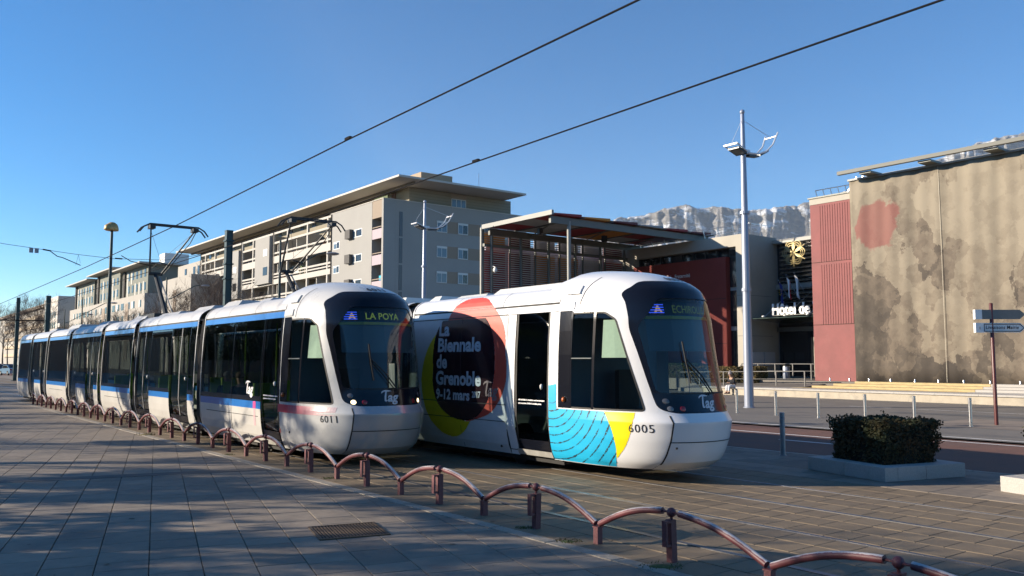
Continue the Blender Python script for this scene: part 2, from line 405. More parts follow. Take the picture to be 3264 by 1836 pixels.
brk = MB().box(-.028, .028, -.105, -.085, .15, .39).box(-.028, .028, -.085, -.037, .368, .39).box(-.028, .028, -.085, -.037, .15, .172)
brk_me = mesh_of('reflector_bracket', brk); brk_me.materials.append(M_frd)
ball.lathe([(.014, -.075), (.014, 0)], 8); ball_me = mesh_of('ball_finial', ball, True, True, None, 40); ball_me.materials.append(M_frd)
low_me = mesh_of('low_post', MB().box(-.034, .034, -.034, .034, 0, .165).box(-.042, .042, -.042, .042, .165, .178)); low_me.materials.append(M_frd)
inv = PM[fence.name].inverted()
def fput(name, me, a, t, z=0, rz=ROT):
    o = link(name, me, None, fence); o.location = inv @ T(a, t, z); o.rotation_euler = (0, 0, rz); return o
def arch(a0, z0, a1, z1, bulge):
    P = []; n = 9
    for i in range(n + 1):
        f = i / n; a_ = a0 + (a1 - a0) * f; z = z0 + (z1 - z0) * f + bulge * math.sin(math.pi * f)
        P.append(T(a_, ft(a_), z))
    return P
random.seed(3)
for i, a_ in enumerate(posts):
    h = .462
    p = fput('tall_post', tall_me, a_, ft(a_)); p.rotation_euler = (random.uniform(-.02, .02), random.uniform(-.02, .02), ROT)
    fput('reflector_bracket', brk_me, a_, ft(a_)); fput('ball_finial', ball_me, a_, ft(a_), h)
    am = (a_ + posts[i + 1]) / 2 if i < len(posts) - 1 else a_
    if i < len(posts) - 1:
        fput('low_post', low_me, am, ft(am))
        for (b0, b1) in ((a_ + .11, am - .03), (posts[i + 1] - .11, am + .03)):
            P = arch(b0, h, b1, .205, .058); r_ = [.032] * len(P)
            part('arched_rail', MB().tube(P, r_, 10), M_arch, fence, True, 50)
            part('rail_pin', MB().tube([T(b0 + (-.11 if b0 < am else .11), ft(b0), h), P[0] ], .011, 6), M_frd, fence, True)
# moss at the post feet
M_moss = mat('moss', (.07, .085, .02), .95, var=.5, scale=30)
for i, (a_, t_, s_, lb) in enumerate(((5.55, 5.98, .22, 'green moss clump at the foot of the nearest tall red fence post'), (6.9, 6.02, .15, 'dark moss patch at the nearest low fence post'),
                                  (7.75, 6.1, .10, 'small moss tuft by the second tall fence post'), (12.9, 6.12, .14, 'dark weed clump under the fence in front of the silver tram nose'),
                                  (23.2, 5.9, .30, 'dry grass tuft at the fence beside the silver tram middle'), (17.3, 6.0, .12, 'low weed at the paving edge beside the silver tram door'))):
    random.seed(i); mb = MB(); c = T(a_, t_, .0)
    mb.sphere(c + Vector((0, 0, -.01)), s_ * .55, 9, 5, (1.2, .8, .22))
    for k in range(60):
        q = random.uniform(0, 6.28); d = s_ * random.random() ** .7 * .75; p = c + Vector((d * math.cos(q) * 1.4, d * math.sin(q), .0)); hgt = random.uniform(.0, .022) * (4 if i == 4 else 1)
        e = Vector((random.uniform(-.03, .03), random.uniform(-.03, .03), hgt + .008))
        mb.add([p + Vector((.006, 0, 0)), p - Vector((.006, 0, 0)), p + e], [(0, 1, 2)])
    single('moss_clump', mb, M_moss if i != 4 else mat('dry_grass', (.16, .13, .05), .95, var=.4, scale=30), lb, 'moss')
# ------------------------------------------------------------------ trams
M_blk = mat('tram_black_gloss', (.006, .007, .012), .16, spec=.4)
KN = [(.22, .67, 1.05, 2.0), (.30, .48, 1.10, 2.1), (.45, .39, 1.15, 2.2), (.68, .31, 1.185, 2.2), (.95, .26, 1.20, 2.2), (1.05, .33, 1.20, 2.2), (1.10, .36, 1.20, 2.2), (1.35, .43, 1.20, 2.2),
      (2.0, .54, 1.185, 2.2), (2.6, .62, 1.15, 2.2), (2.85, .68, 1.12, 2.2), (3.05, .78, 1.06, 2.2), (3.2, 1.0, .98, 2.2), (3.3, 1.27, .87, 2.1), (3.4, 1.67, .68, 1.9), (3.45, 2.07, .50, 1.6), (3.475, 2.5, .30, 1.2)]
def lerp_tab(z, i):
    if z <= KN[0][0]: return KN[0][i]
    for p, q in zip(KN, KN[1:]):
        if z <= q[0]:
            f = (z - p[0]) / (q[0] - p[0]); return p[i] + (q[i] - p[i]) * f
    return KN[-1][i]
def smooth_tab(z, i):       # softened except at the bumper edge
    if .9 < z < 1.12: return lerp_tab(z, i)
    d = .035; return (lerp_tab(z - d, i) + 2 * lerp_tab(z, i) + lerp_tab(z + d, i)) / 4
def cab_hw(x, z):
    xn, W, L = smooth_tab(z, 1), smooth_tab(z, 2), smooth_tab(z, 3)
    d = min(1, max(0, (x - xn) / L)); return W * (1 - (1 - d) ** 3.0) ** (1 / 2.3)
def side_y(z): return smooth_tab(z, 2)
CX1 = 2.64                  # rear of the cab shell
def front_x(y, z):          # surface x at lateral offset y
    xn, W, L = smooth_tab(z, 1), smooth_tab(z, 2), smooth_tab(z, 3)
    f = min(1, abs(y) / W); return xn + L * (1 - (1 - f ** 2.3) ** (1 / 3.0))
def inpoly(x, y, P):
    c = False; j = len(P) - 1
    for i in range(len(P)):
        if (P[i][1] > y) != (P[j][1] > y) and x < (P[j][0] - P[i][0]) * (y - P[i][1]) / (P[j][1] - P[i][1]) + P[i][0]: c = not c
        j = i
    return c
def densify(P, r=.12, n=5):      # round the polygon's corners
    out = []; m = len(P)
    for i in range(m):
        p0, p, p1 = Vector(P[i - 1]), Vector(P[i]), Vector(P[(i + 1) % m])
        d0 = (p0 - p); d1 = (p1 - p); k = min(r, d0.length * .45, d1.length * .45)
        A, B = p + d0.normalized() * k, p + d1.normalized() * k
        for j in range(n + 1):
            f = j / n; q = A * (1 - f) ** 2 + p * 2 * f * (1 - f) + B * f ** 2; out.append((q.x, q.y))
    return out
BUMP = [(-.70, .18), (.70, .18), (.70, 1.16), (-.70, 1.16)]
WS = densify([(-.80, 1.40), (.80, 1.40), (.885, 2.45), (.60, 2.90), (-.60, 2.90), (-.885, 2.45)], .10)
MASK = densify([(-.62, 1.09), (.62, 1.09), (.80, 1.16), (.86, 1.65), (.935, 2.40), (.90, 3.00), (.62, 3.185), (-.62, 3.185), (-.90, 3.00), (-.935, 2.40), (-.86, 1.65), (-.80, 1.16)], .09)
SW2 = densify([(1.775, 1.13), (.87, 1.13), (1.40, 2.56), (1.60, 2.68), (1.775, 2.69)], .05)
SW1 = densify([(2.285, 1.13), (1.795, 1.13), (1.795, 2.69), (2.285, 2.69)], .02)
def cut_poly(bm, P, kind, side=0):
    n = len(P)
    for i in range(n):
        p, q = Vector(P[i]), Vector(P[(i + 1) % n]); d = q - p
        if d.length < 1e-5: continue
        pad = .06
        lo = (min(p.x, q.x) - pad, min(p.y, q.y) - pad); hi = (max(p.x, q.x) + pad, max(p.y, q.y) + pad)
        fs = []
        for f in bm.faces:
            cs = [(v.co.y, v.co.z) if kind == 'front' else (v.co.x, v.co.z) for v in f.verts]
            if kind == 'front' and min(v.co.x for v in f.verts) > 1.6 and max(v.co.z for v in f.verts) < 2.9: continue
            if kind == 'side' and side * f.calc_center_median().y < .35: continue
            if max(c[0] for c in cs) < lo[0] or min(c[0] for c in cs) > hi[0] or max(c[1] for c in cs) < lo[1] or min(c[1] for c in cs) > hi[1]: continue
            fs.append(f)
        if not fs: continue
        geom = set(fs)
        for f in fs: geom.update(f.edges); geom.update(f.verts)
        if kind == 'front': co, no = Vector((0, p.x, p.y)), Vector((0, -d.y, d.x))
        else: co, no = Vector((p.x, 0, p.y)), Vector((-d.y, 0, d.x))
        bmesh.ops.bisect_plane(bm, geom=list(geom), dist=1e-5, plane_co=co, plane_no=no.normalized())
def cab_shell():
    bm = bmesh.new(); zs = []
    z = .22
    while z < 2.75: zs.append(z); z += .06 if not .88 < z < 1.14 else .025
    for z in (2.78, 2.84, 2.9, 2.96, 3.02, 3.08, 3.14, 3.19, 3.24, 3.29, 3.33, 3.37, 3.40, 3.425, 3.445, 3.46, 3.468, 3.474): zs.append(z)
    NX = 30; rows = []
    for z in zs:
        xn = smooth_tab(z, 1); row = []
        for s in range(-NX, NX + 1):
            f = abs(s) / NX; x = xn + (CX1 - xn) * f ** 1.9
            y = cab_hw(x, z) * (1 if s > 0 else -1) if s else 0.0
            row.append(bm.verts.new((x, y, z)))
        rows.append(row)
    for a_, b_ in zip(rows, rows[1:]):
        for i in range(2 * NX): bm.faces.new((a_[i], a_[i + 1], b_[i + 1], b_[i]))
    top = rows[-1]
    for i in range(NX): bm.faces.new((top[i], top[i + 1], top[2 * NX - i - 1], top[2 * NX - i])) if i < NX - 1 else bm.faces.new((top[i], top[i + 1], top[2 * NX - i]))
    bmesh.ops.recalc_face_normals(bm, faces=bm.faces)
    for P in (MASK, WS, BUMP): cut_poly(bm, P, 'front')
    for s in (-1, 1):
        for P in (SW1, SW2): cut_poly(bm, P, 'side', s)
    out = {'shell': MB(), 'mask': MB(), 'ws': MB(), 'sw-1': MB(), 'sw1': MB(), 'bumper': MB()}
    bm.verts.ensure_lookup_table()
    for f in bm.faces:
        c = f.calc_center_median(); k = 'shell'
        if inpoly(c.y, c.z, WS) and c.x < 1.6: k = 'ws'
        elif inpoly(c.y, c.z, MASK) and c.x < 1.75: k = 'mask'
        elif abs(c.y) > .6 and (inpoly(c.x, c.z, SW1) or inpoly(c.x, c.z, SW2)): k = 'sw%d' % (1 if c.y > 0 else -1)
        elif c.x < 1.4 and c.z < 1.15 and abs(c.y) < .70: k = 'bumper'
        off = {'mask': .004, 'ws': -.004, 'sw-1': -.012, 'sw1': -.012}.get(k, 0)
        vs = [v.co + v.normal * off for v in f.verts]
        if k == 'bumper':
            vs = [v.co + v.normal * .006 for v in f.verts]
        out[k].add(vs, [tuple(range(len(vs)))])
    bm.free(); return out
CAB = cab_shell()

def make_tram(cfg):
    N, TC = cfg['nose'], cfg['tc']; M_w, M_sil = cfg['white'], cfg['roof']
    curve = cfg.get('curve', lambda a: 0.0)
    rt = root('tram', cfg['label'], 'tram', T(N + 1.5, TC), ROT, 'trams')
    def mapper(x0, x1):                       # a rigid piece of the tram between two joints
        c0, c1 = curve(N + x0), curve(N + x1)
        def f(x, y, z): return T(N + x, TC + y + c0 + (c1 - c0) * (x - x0) / (x1 - x0), z)
        return f
    def wm(mb, f): o = MB(); o.v = [f(*v) for v in mb.v]; o.f = mb.f; return o
    G_s = cfg['sglass']; G_w = glass('tram_windscreen', (.52, .60, .63), 1.45); G_c = glass('tram_cab_glass', (.72, .80, .76), 1.42)
    M_seal = mat('rubber_seal', (.012, .012, .012), .6); M_dark = mat('tram_underframe', (.018, .017, .016), .8, var=.3, scale=9)
    M_int = mat('tram_interior_grey', (.16, .165, .17), .6); M_green = mat('lime_green', (.32, .52, .03), .45); M_blind = mat('blind_cloth', (.52, .60, .50), .8, var=.06, scale=20)
    M_gap = mat('panel_gap', (.02, .02, .02), .7)
    f0 = mapper(0, cfg['mods'][0][1])
    # ---- cab
    cab = part('cab_shell', wm(CAB['shell'], f0), M_w, rt, True, 32)
    part('bumper', wm(CAB['bumper'], f0), cfg['bumper'], cab, True, 20)
    part('front_mask', wm(CAB['mask'], f0), M_blk, cab, True, 40)
    part('windscreen', wm(CAB['ws'], f0), G_w, cab, True, 40)
    for s in (-1, 1): part('cab_window', wm(CAB['sw%d' % s], f0), G_c, cab, True, 40)
    def cs(x, z, s=-1, off=.004): return (x, s * (cab_hw(x, z) + off), z)       # a point on the cab's side
    def ss(x, z, s=-1, off=.004): return (x, s * (side_y(z) + off), z) if x > CX1 else cs(x, z, s, off)
    def fr(y, z, off=.006): return (front_x(y, z) - off, y, z)
    def ribbon(pts, w_, fn, off=.004):
        mb = MB(); L_, R_ = [], []; src = pts; pts = []
        for p, q in zip(src, src[1:]):
            m_ = max(1, int((Vector(q) - Vector(p)).length / .03)); pts += [tuple(Vector(p).lerp(Vector(q), i / m_)) for i in range(m_)]
        pts.append(src[-1])
        for i, p in enumerate(pts):
            d = Vector(pts[min(i + 1, len(pts) - 1)]) - Vector(pts[max(i - 1, 0)]); d.normalize(); nn = Vector((-d.y, d.x)) * w_ / 2
            L_.append(f0(*fn(p[0] + nn.x, p[1] + nn.y, off))); R_.append(f0(*fn(p[0] - nn.x, p[1] - nn.y, off)))
        return mb.grid([L_, R_])
    fside = lambda x, z, off: ss(x, z, -1, off)
    ffront = lambda y, z, off: fr(y, z, off)
    # seams
    part('panel_gap', ribbon([(-.70, .30), (-.70, .6), (-.70, .95), (-.70, 1.06)], .018, ffront, .012), M_gap, cab)
    part('panel_gap', ribbon([(-.70 + .1 * i, .655) for i in range(15)], .014, ffront, .012), M_gap, cab)
    part('windscreen_seal', ribbon(WS + WS[:1], .022, ffront, .010), M_blk, cab)
    P = [(-.93 + .0 * i, 1.2 + .2 * i) for i in range(1)]
    part('panel_gap', ribbon([(2.14, 2.73), (2.13, 2.9), (2.09, 3.05), (2.05, 3.15), (2.0, 3.24), (1.98, 3.30)], .014, fside, .006), M_gap, cab)
    part('mask_edge', ribbon([(-.62, 1.40), (-.2, 1.395), (.2, 1.395), (.62, 1.40)], .02, ffront, .014), M_seal, cab)
    for P in (SW1, SW2): part('window_seal', ribbon(P + P[:1], .028, fside, .003), M_seal, cab)
    part('window_post', ribbon([(1.785, 1.12), (1.785, 2.70)], .05, fside, .006), M_blk, cab); part('window_post', ribbon([(2.292, 1.12), (2.292, 2.72)], .04, fside, .006), M_blk, cab)
    for s in (-1, 1):
        mb = MB().grid([[f0(*cs(x, z, s, .008)) for z in (1.12, 1.5, 2.0, 2.4, 2.74)] for x in (2.30, 2.45, 2.60)])
        part('black_pillar', mb, M_blk, cab)
        # light hatch, bracket on the roof flank
    hb = MB().grid([[f0(*cs(x, z, -1, .035)) for z in (3.02, 3.08, 3.16)] for x in (2.18, 2.35, 2.5)])
    hb.grid([[f0(*cs(x, 3.02, -1, o_)) for o_ in (.0, .035)] for x in (2.18, 2.35, 2.5)]).grid([[f0(*cs(2.18, z, -1, o_)) for o_ in (0, .035)] for z in (3.02, 3.08, 3.16)])
    part('roof_hatch', hb, M_w, cab)
    part('roof_bracket', MB().grid([[f0(*cs(x, z, -1, .02)) for z in (2.765, 2.82, 2.89)] for x in (2.25, 2.45, 2.62)]).grid([[f0(*cs(2.25, z, -1, o_)) for o_ in (0, .02)] for z in (2.765, 2.89)]), M_w, cab)
    # lights
    for y, z, r_, m_ in ((-.70, 1.28, .042, 'c'), (-.665, 1.165, .040, 'h'), (.70, 1.28, .042, 'c'), (.665, 1.165, .040, 'h'), (-.50, 1.165, .042, 'r'), (.50, 1.165, .042, 'r')):
        mm = {'c': mat('lamp_clear', (.10, .10, .11), .15, coat=.5), 'r': mat('lamp_red', (.32, .008, .012), .25, coat=.5),
              'h': mat('lamp_lit', (.9, .8, .6), .3, emit=(1, .78, .42), estr=1.6) if cfg['lit'] else mat('lamp_unlit', (.16, .16, .17), .12, coat=.5)}[m_]
        c = Vector(fr(y, z, .006)); mb = MB(); ring = []
        for k in range(14):
            q = 2 * math.pi * k / 14; ring.append(Vector(fr(y + r_ * math.cos(q), z + r_ * math.sin(q), .008)))
        mb.add([f0(*p) for p in ring] + [f0(c.x - .02, c.y, c.z)], [(k, (k + 1) % 14, 14) for k in range(14)])
        part({'c': 'lamp', 'h': 'headlight', 'r': 'tail_light'}[m_], mb, mm, cab, True, 80)
    c = ss(2.44, 1.255, -1, .02); part('side_indicator', MB().sphere(f0(*c), .045, 10, 6, (.8, .8, 1)), mat('amber', (.45, .10, .01), .3, coat=.4), cab, True, 80)
    # name mark on the mask: lower-case letters under a sweeping T
    ml = mat('logo_silver', (.50, .52, .56), .35)
    def logo(fn, sc):
        mb = text_mb('ag', lambda x, y: fn((x * sc * 1.05 + .33 * sc), y * sc), size=1.0, bold=.03, shear=.25, cut=.12)
        up_ = [(-.13, .72), (-.02, .83), (.1, .875), (.2, .90), (.35, .895), (.5, .88), (.65, .845), (.80, .80)]; dn_ = [(-.12, .62), (0, .72), (.1, .755), (.2, .78), (.35, .775), (.5, .77), (.65, .785), (.79, .795)]
        mb.grid([[fn(x * sc, y * sc) for x, y in up_], [fn(x * sc, y * sc) for x, y in dn_]])
        l_ = [(.08, .02), (.08, .2), (.10, .35), (.15, .55), (.22, .79)]; r2 = [(.24, .05), (.24, .2), (.26, .35), (.30, .55), (.36, .79)]
        mb.grid([[fn(x * sc, y * sc) for x, y in l_], [fn((x + x2) / 2 * sc, (y + y2) / 2 * sc) for (x, y), (x2, y2) in zip(l_, r2)], [fn(x * sc, y * sc) for x, y in r2]])
        mb.grid([[fn(x * sc, y * sc) for x, y in ((.08, .02), (.2, -.02), (.32, .03))], [fn(x * sc, y * sc) for x, y in ((.10, .12), (.22, .09), (.32, .10))]])
        return mb
    part('logo', logo(lambda x, y: f0(*fr(x - .165, y + 1.172, .010)), .225), ml, cab)
    # numbers
    mnum = mat('number_black', (.02, .02, .025), .5)
    mb = text_mb(cfg['num'], lambda x, y: f0(*cs(1.10 - x, .80 + y, -1, .005)), size=.18, bold=.0, spacing=1.12, cut=.03); part('fleet_number', mb, mnum, cab)
    def brow(x, y):
        yy = -.16 + x; z = 3.215 + y * .45; return f0(*fr(yy, z, .012))
    part('fleet_number', text_mb(cfg['num'], brow, size=.19, spacing=1.15, cut=.03, bold=.006), mnum, cab)
    # wiper
    wp = [fr(-.38, 2.20, .05), fr(-.36, 1.9, .05), fr(-.33, 1.55, .05)]; part('wiper_blade', MB().tube([f0(*p) for p in wp], .014, 6), M_seal, cab)
    wp = [fr(-.36, 1.93, .06), fr(-.1, 1.66, .06), fr(.12, 1.38, .05)]; part('wiper_arm', MB().tube([f0(*p) for p in wp], .013, 6), M_seal, cab)
    wp = [fr(-.36, 1.86, .06), fr(-.12, 1.60, .06), fr(.06, 1.38, .05)]; part('wiper_arm', MB().tube([f0(*p) for p in wp], .010, 6), M_seal, cab)
    # cab interior
    itm = MB(); b_ = lambda mb, *q: mb.add([f0(q[0], q[2], q[4]), f0(q[1], q[2], q[4]), f0(q[1], q[3], q[4]), f0(q[0], q[3], q[4]), f0(q[0], q[2], q[5]), f0(q[1], q[2], q[5]), f0(q[1], q[3], q[5]), f0(q[0], q[3], q[5])],
            [(0, 3, 2, 1), (4, 5, 6, 7), (0, 1, 5, 4), (1, 2, 6, 5), (2, 3, 7, 6), (3, 0, 4, 7)])
    part('cab_floor', b_(MB(), .75, 2.6, -.8, .8, .5, .55), M_dark, cab)
    part('dashboard', b_(MB(), .80, 1.15, -.62, .62, .6, 1.30), mat('dash_black', (.02, .022, .025), .5), cab)
    part('bulkhead', b_(MB(), 2.45, 2.5, -1.05, 1.05, .5, 2.75), mat('bulkhead_blue_grey', (.06, .095, .13), .6), cab)
    part('driver_seat', b_(b_(MB(), 1.75, 2.2, -.25, .25, .95, 1.08), 2.12, 2.22, -.24, .24, 1.08, 1.75), mat('seat_dark', (.03, .032, .035), .7), cab)
    part('cab_ceiling', b_(MB(), 1.5, 2.6, -.7, .7, 2.84, 2.88), M_int, cab)
    mb = MB().grid([[f0(*fr(y, z, -.10)) for y in (-.74, -.4, 0, .4, .74)] for z in (2.05, 2.35, 2.62)]); part('sun_blind', mb, mat('sun_blind_teal', (.10, .15, .17), .8), cab)
    mb = MB().grid([[f0(*fr(y, z, -.06)) for y in (-.80, -.4, 0, .4, .80)] for z in (2.56, 2.61)]); part('blind_edge', mb, mat('yellow_edge', (.42, .42, .08), .6), cab)
    mb = MB().grid([[f0(*fr(y, z, -.13)) for y in (-.66, -.3, 0, .3, .66)] for z in (2.615, 2.72, 2.86)]); disp = part('destination_display', mb, mat('display_dark', (.01, .012, .012), .5), cab)
    led = mat('led_' + cfg['num'], (.10, .14, .02), .5, emit=(.62, .85, .12), estr=cfg['led'])
    vs_, fs_ = text2d(cfg['dest'], size=.17, bold=.002, cut=.08); w_ = max(v[0] for v in vs_)
    part('display_text', MB().add([f0(*fr(-.34 + v[0] / w_ * cfg['dsp'], 2.665 + v[1], -.118)) for v in vs_], fs_), led, disp)
    bl = mat('led_blue', (.02, .05, .5), .5, emit=(.05, .12, 1.0), estr=.7)
    for k in range(4):
        part('display_bar', MB().grid([[f0(*fr(y, 2.655 + .042 * k + dz, -.10)) for y in (-.68, -.58, -.48)] for dz in (0, .016)]), bl, disp)
    part('display_line', text_mb(cfg['line'], lambda x, y: f0(*fr(-.61 + x, 2.66 + y, -.106)), size=.16, bold=.006), mat('led_orange', (.5, .3, .02), .5, emit=(1, .55, .1), estr=.35), disp)
    # blind in the near cab window
    mb = MB().grid([[f0(x, -(cab_hw(x, z) - .06), z) for x in (.93 + (z - 1.13) * .37, 1.42 + (z - 1.95) * .1, 1.67)] for z in (1.95, 2.2, 2.45, 2.56)]); part('window_blind', mb, M_blind, cab)
    part('window_bar', MB().tube([f0(*cs(1.82, 1.94, -1, .004)), f0(*cs(2.27, 1.94, -1, .004))], .012, 6), mat('bar_grey', (.10, .12, .12), .4), cab)
    # hump rear closing
    mb = MB(); A, B = [], []
    for z in (2.92, 3.0, 3.08, 3.14, 3.2, 3.26, 3.32, 3.37, 3.41, 3.44, 3.46, 3.474):
        A.append((CX1, cab_hw(CX1, z), z)); k = (z - 2.92) / .554; B.append((2.95 + .1 * k, max(.25, 1.10 - .25 * k ** 1.5), 2.92 + (3.215 - 2.92) * min(1, k * 1.25)))
    for s in (-1, 1): mb.grid([[f0(x, s * y, z) for x, y, z in A], [f0(x, s * y, z) for x, y, z in B]])
    mb.add([f0(A[-1][0], -A[-1][1], A[-1][2]), f0(A[-1][0], A[-1][1], A[-1][2]), f0(B[-1][0], B[-1][1], B[-1][2]), f0(B[-1][0], -B[-1][1], B[-1][2])], [(0, 1, 2, 3)])
    part('roof_fairing', mb, M_w, cab, True, 50)
    # ---- carriages
    COVE = [(1.112, 2.90), (1.10, 2.95), (1.06, 3.03), (.99, 3.10), (.89, 3.16), (.75, 3.195), (.4, 3.205), (0, 3.21)]
    prs = {}
    for mi, (x0, x1, segs) in enumerate(cfg['mods']):
        f = mapper(x0, x1); xs = CX1 if mi == 0 else x0
        car = part('roof_cove', MB().grid([[f(x, -y, z) for y, z in COVE] + [f(x, y, z) for y, z in reversed(COVE[:-1])] for x in [xs + (x1 - xs) * k / 4 for k in range(5)]]), M_sil, rt, True, 50)
        for k in (1, 2):
            xg = xs + (x1 - xs) * k / 3
            part('panel_gap', MB().grid([[f(xg + e, -(y + .004), z + .003) for y, z in COVE[:6]] for e in (-.006, .006)]), mat('panel_gap_grey', (.18, .18, .18), .7), car)
        def strip(z0, z1, xa, xb, off=0.0, s=-1, n=4, nz=4):
            return MB().grid([[f(xa + (xb - xa) * i / n, s * (side_y(z0 + (z1 - z0) * j / nz) + off), z0 + (z1 - z0) * j / nz) for j in range(nz + 1)] for i in range(n + 1)])
        def bx(mb, xa, xb, ya, yb, za, zb):
            return mb.add([f(xa, ya, za), f(xb, ya, za), f(xb, yb, za), f(xa, yb, za), f(xa, ya, zb), f(xb, ya, zb), f(xb, yb, zb), f(xa, yb, zb)],
                          [(0, 3, 2, 1), (4, 5, 6, 7), (0, 1, 5, 4), (1, 2, 6, 5), (2, 3, 7, 6), (3, 0, 4, 7)])
        for s in (-1, 1):
            part('cant_rail', strip(2.745, 2.865, xs, x1, 0, s, 4, 1), cfg['stripe'], rt)
            part('gutter', strip(2.865, 2.905, xs, x1, -.012, s, 4, 1), M_gap, rt)
        # floor, ceiling, underframe
        part('floor', bx(MB(), xs + .05, x1 - .05, -1.08, 1.08, .30, .36), M_dark, rt)
        part('ceiling', bx(MB(), xs + .05, x1 - .05, -1.05, 1.05, 2.74, 2.78), M_int, rt)
        part('underframe', bx(MB(), xs + .1, x1 - .1, -.95, .95, .13, .29), M_dark, rt)
        if mi < 2 or cfg['num'] == '6005':
            for wx in ((xs + x1) / 2 - .9, (xs + x1) / 2 + .9):
                for s in (-1, 1):
                    mb = MB(); ring0, ring1 = [], []
                    for k in range(18):
                        q = 2 * math.pi * k / 18; ring0.append(f(wx + .29 * math.cos(q), s * .66, .29 + .29 * math.sin(q))); ring1.append(f(wx + .29 * math.cos(q), s * .78, .29 + .29 * math.sin(q)))
                    mb.add(ring0 + ring1, [tuple(range(18)), tuple(range(18, 36))] + [(k, (k + 1) % 18, 18 + (k + 1) % 18, 18 + k) for k in range(18)])
                    part('wheel', mb, M_dark, rt)
        for seg in segs:
            k, xa, xb = seg[0], seg[1], seg[2]
            for s in (-1, 1):
                if k == 'win':
                    lo = part('lower_panel', strip(.22, .925 if cfg['stripes'] else 1.08, xa + .006, xb - .006, 0, s), cfg['panel'], rt)
                    if cfg['stripes']: part('blue_band', strip(.925, 1.075, xa + .006, xb - .006, 0, s, 4, 1), cfg['stripe'], rt)
                    wn = part('window', strip(1.085, 2.735, xa + .012, xb - .012, -.004, s), G_s, rt)
                    part('window_frame', strip(1.085, 2.735, xa - .012, xa + .022, .002, s, 1), M_blk, wn)
                    part('window_frame', strip(1.075, 1.18, xa + .02, xb - .02, .0, s, 3, 1), M_blk, wn)
                elif k == 'door':
                    dr = part('door', strip(.34, 2.735, xa + .03, xb - .03, -.03, s), G_s, rt)
                    for e0, e1 in ((xa, xa + .055), (xb - .055, xb)): part('door_frame', strip(.30, 2.735, e0, e1, -.012, s, 1), M_blk if not cfg.get('wdoor') else M_seal, dr)
                    part('door_frame', strip(.34, .52, xa + .05, xb - .05, -.02, s, 2, 1), M_blk, dr)
                    if xb - xa > 1.2:
                        xm = (xa + xb) / 2; part('door_seal', strip(.34, 2.735, xm - .03, xm + .03, -.02, s, 1), mat('door_edge_grey', (.16, .16, .16), .4), dr)
                    part('door_sill', strip(.24, .34, xa, xb, .015, s, 2, 1), mat('sill_grey', (.36, .35, .32), .5, var=.2), dr)
                    if s < 0:
                        part('door_button', MB().sphere(f(xa + .2, -(side_y(1.45) - .01), 1.45), .05, 10, 6, (.6, .6, 1)), mat('button_grey', (.62, .62, .58), .4), dr, True, 80)
                        if len(seg) > 3:
                            for r_ in (0, 1):
                                part('notice', text_mb(['Afin de faciliter la circulation, merci aux passagers', 'avec poussettes d\'utiliser les doubles portes.'][r_], lambda x, y: f(xb - .10 - x, -(side_y(1.2) - .02), 1.20 - .06 * r_ + y), size=.036, bold=.002), mat('notice_white', (.8, .8, .8), .5), dr)
                elif k == 'post':
                    part('pillar', strip(.22, 2.735, xa, xb, 0, s, 1, 5), cfg['post'], rt)
        # seats, poles
        rng = random.Random(mi * 7 + 1); x = xs + .7
        while x < x1 - .6:
            if any(q[0] == 'win' and q[1] < x < q[2] - .35 for q in segs) and (mi < 4):
                for y in (-.72, .72):
                    st = part('seat', bx(bx(MB(), x, x + .42, y - .22, y + .22, .72, .80), x + .38, x + .46, y - .22, y + .22, .80, 1.42), M_green, rt)
                part('grab_pole', MB().tube([f(x + .4, -.45, .4), f(x + .4, -.45, 2.72)], .017, 6), M_green, rt)
            x += .95
        # roof equipment
        if mi in cfg['boxes']:
            for (u0, u1, hh) in cfg['boxes'][mi]:
                mb = MB(); xa, xb = xs + (x1 - xs) * u0, xs + (x1 - xs) * u1
                P8 = [(xa, -.78, 3.17), (xb, -.78, 3.17), (xb, .78, 3.17), (xa, .78, 3.17), (xa + .12, -.62, 3.2 + hh), (xb - .06, -.62, 3.2 + hh), (xb - .06, .62, 3.2 + hh), (xa + .12, .62, 3.2 + hh)]
                mb.add([f(*p) for p in P8], [(0, 3, 2, 1), (4, 5, 6, 7), (0, 1, 5, 4), (1, 2, 6, 5), (2, 3, 7, 6), (3, 0, 4, 7)]); part('roof_box', mb, cfg['boxm'], rt)
    # gangways
    ms = cfg['mods']
    for (p0, p1, _), (q0, q1, _) in zip(ms, ms[1:]):
        f = mapper(p1, q0); prof = [(1.05, .25), (1.13, .6), (1.15, 1.1), (1.14, 1.8), (1.10, 2.5), (1.05, 2.88), (.93, 3.06), (.75, 3.14), (0, 3.15)]
        rows = []; n = 9
        for i in range(n + 1):
            x = p1 + (q0 - p1) * i / n; d = .05 if i % 2 else .0
            rows.append([f(x, -(y - d), z - (d if z > 3 else 0)) for y, z in prof] + [f(x, y - d, z - (d if z > 3 else 0)) for y, z in reversed(prof[:-1])])
        g_ = part('gangway_bellows', MB().grid(rows), mat('bellows_rubber', (.02, .02, .021), .7), rt)
        for xa in (p1, q0):
            x_ = xa - .05 if xa == p1 else xa + .01
            ring = [(side_y(z) + .006, z) for z in (.24, .6, 1.1, 1.8, 2.4, 2.8)] + [(y + .012, z + .012) for y, z in COVE[:6]]
            part('gangway_hoop', MB().grid([[f(x_ + e, -y, z) for y, z in ring] for e in (0, .045)]).grid([[f(x_ + e, y, z) for y, z in ring] for e in (0, .045)]), mat('hoop_grey', (.50, .50, .49), .35, metal=.3), g_, True, 50)
    # rear closing: a plain tail seen only end-on
    xl = ms[-1][1]; f = mapper(ms[-1][0], xl); prof = [(side_y(z), z) for z in (.24, .6, 1.1, 1.8, 2.4, 2.8)] + [(y, z) for y, z in COVE]
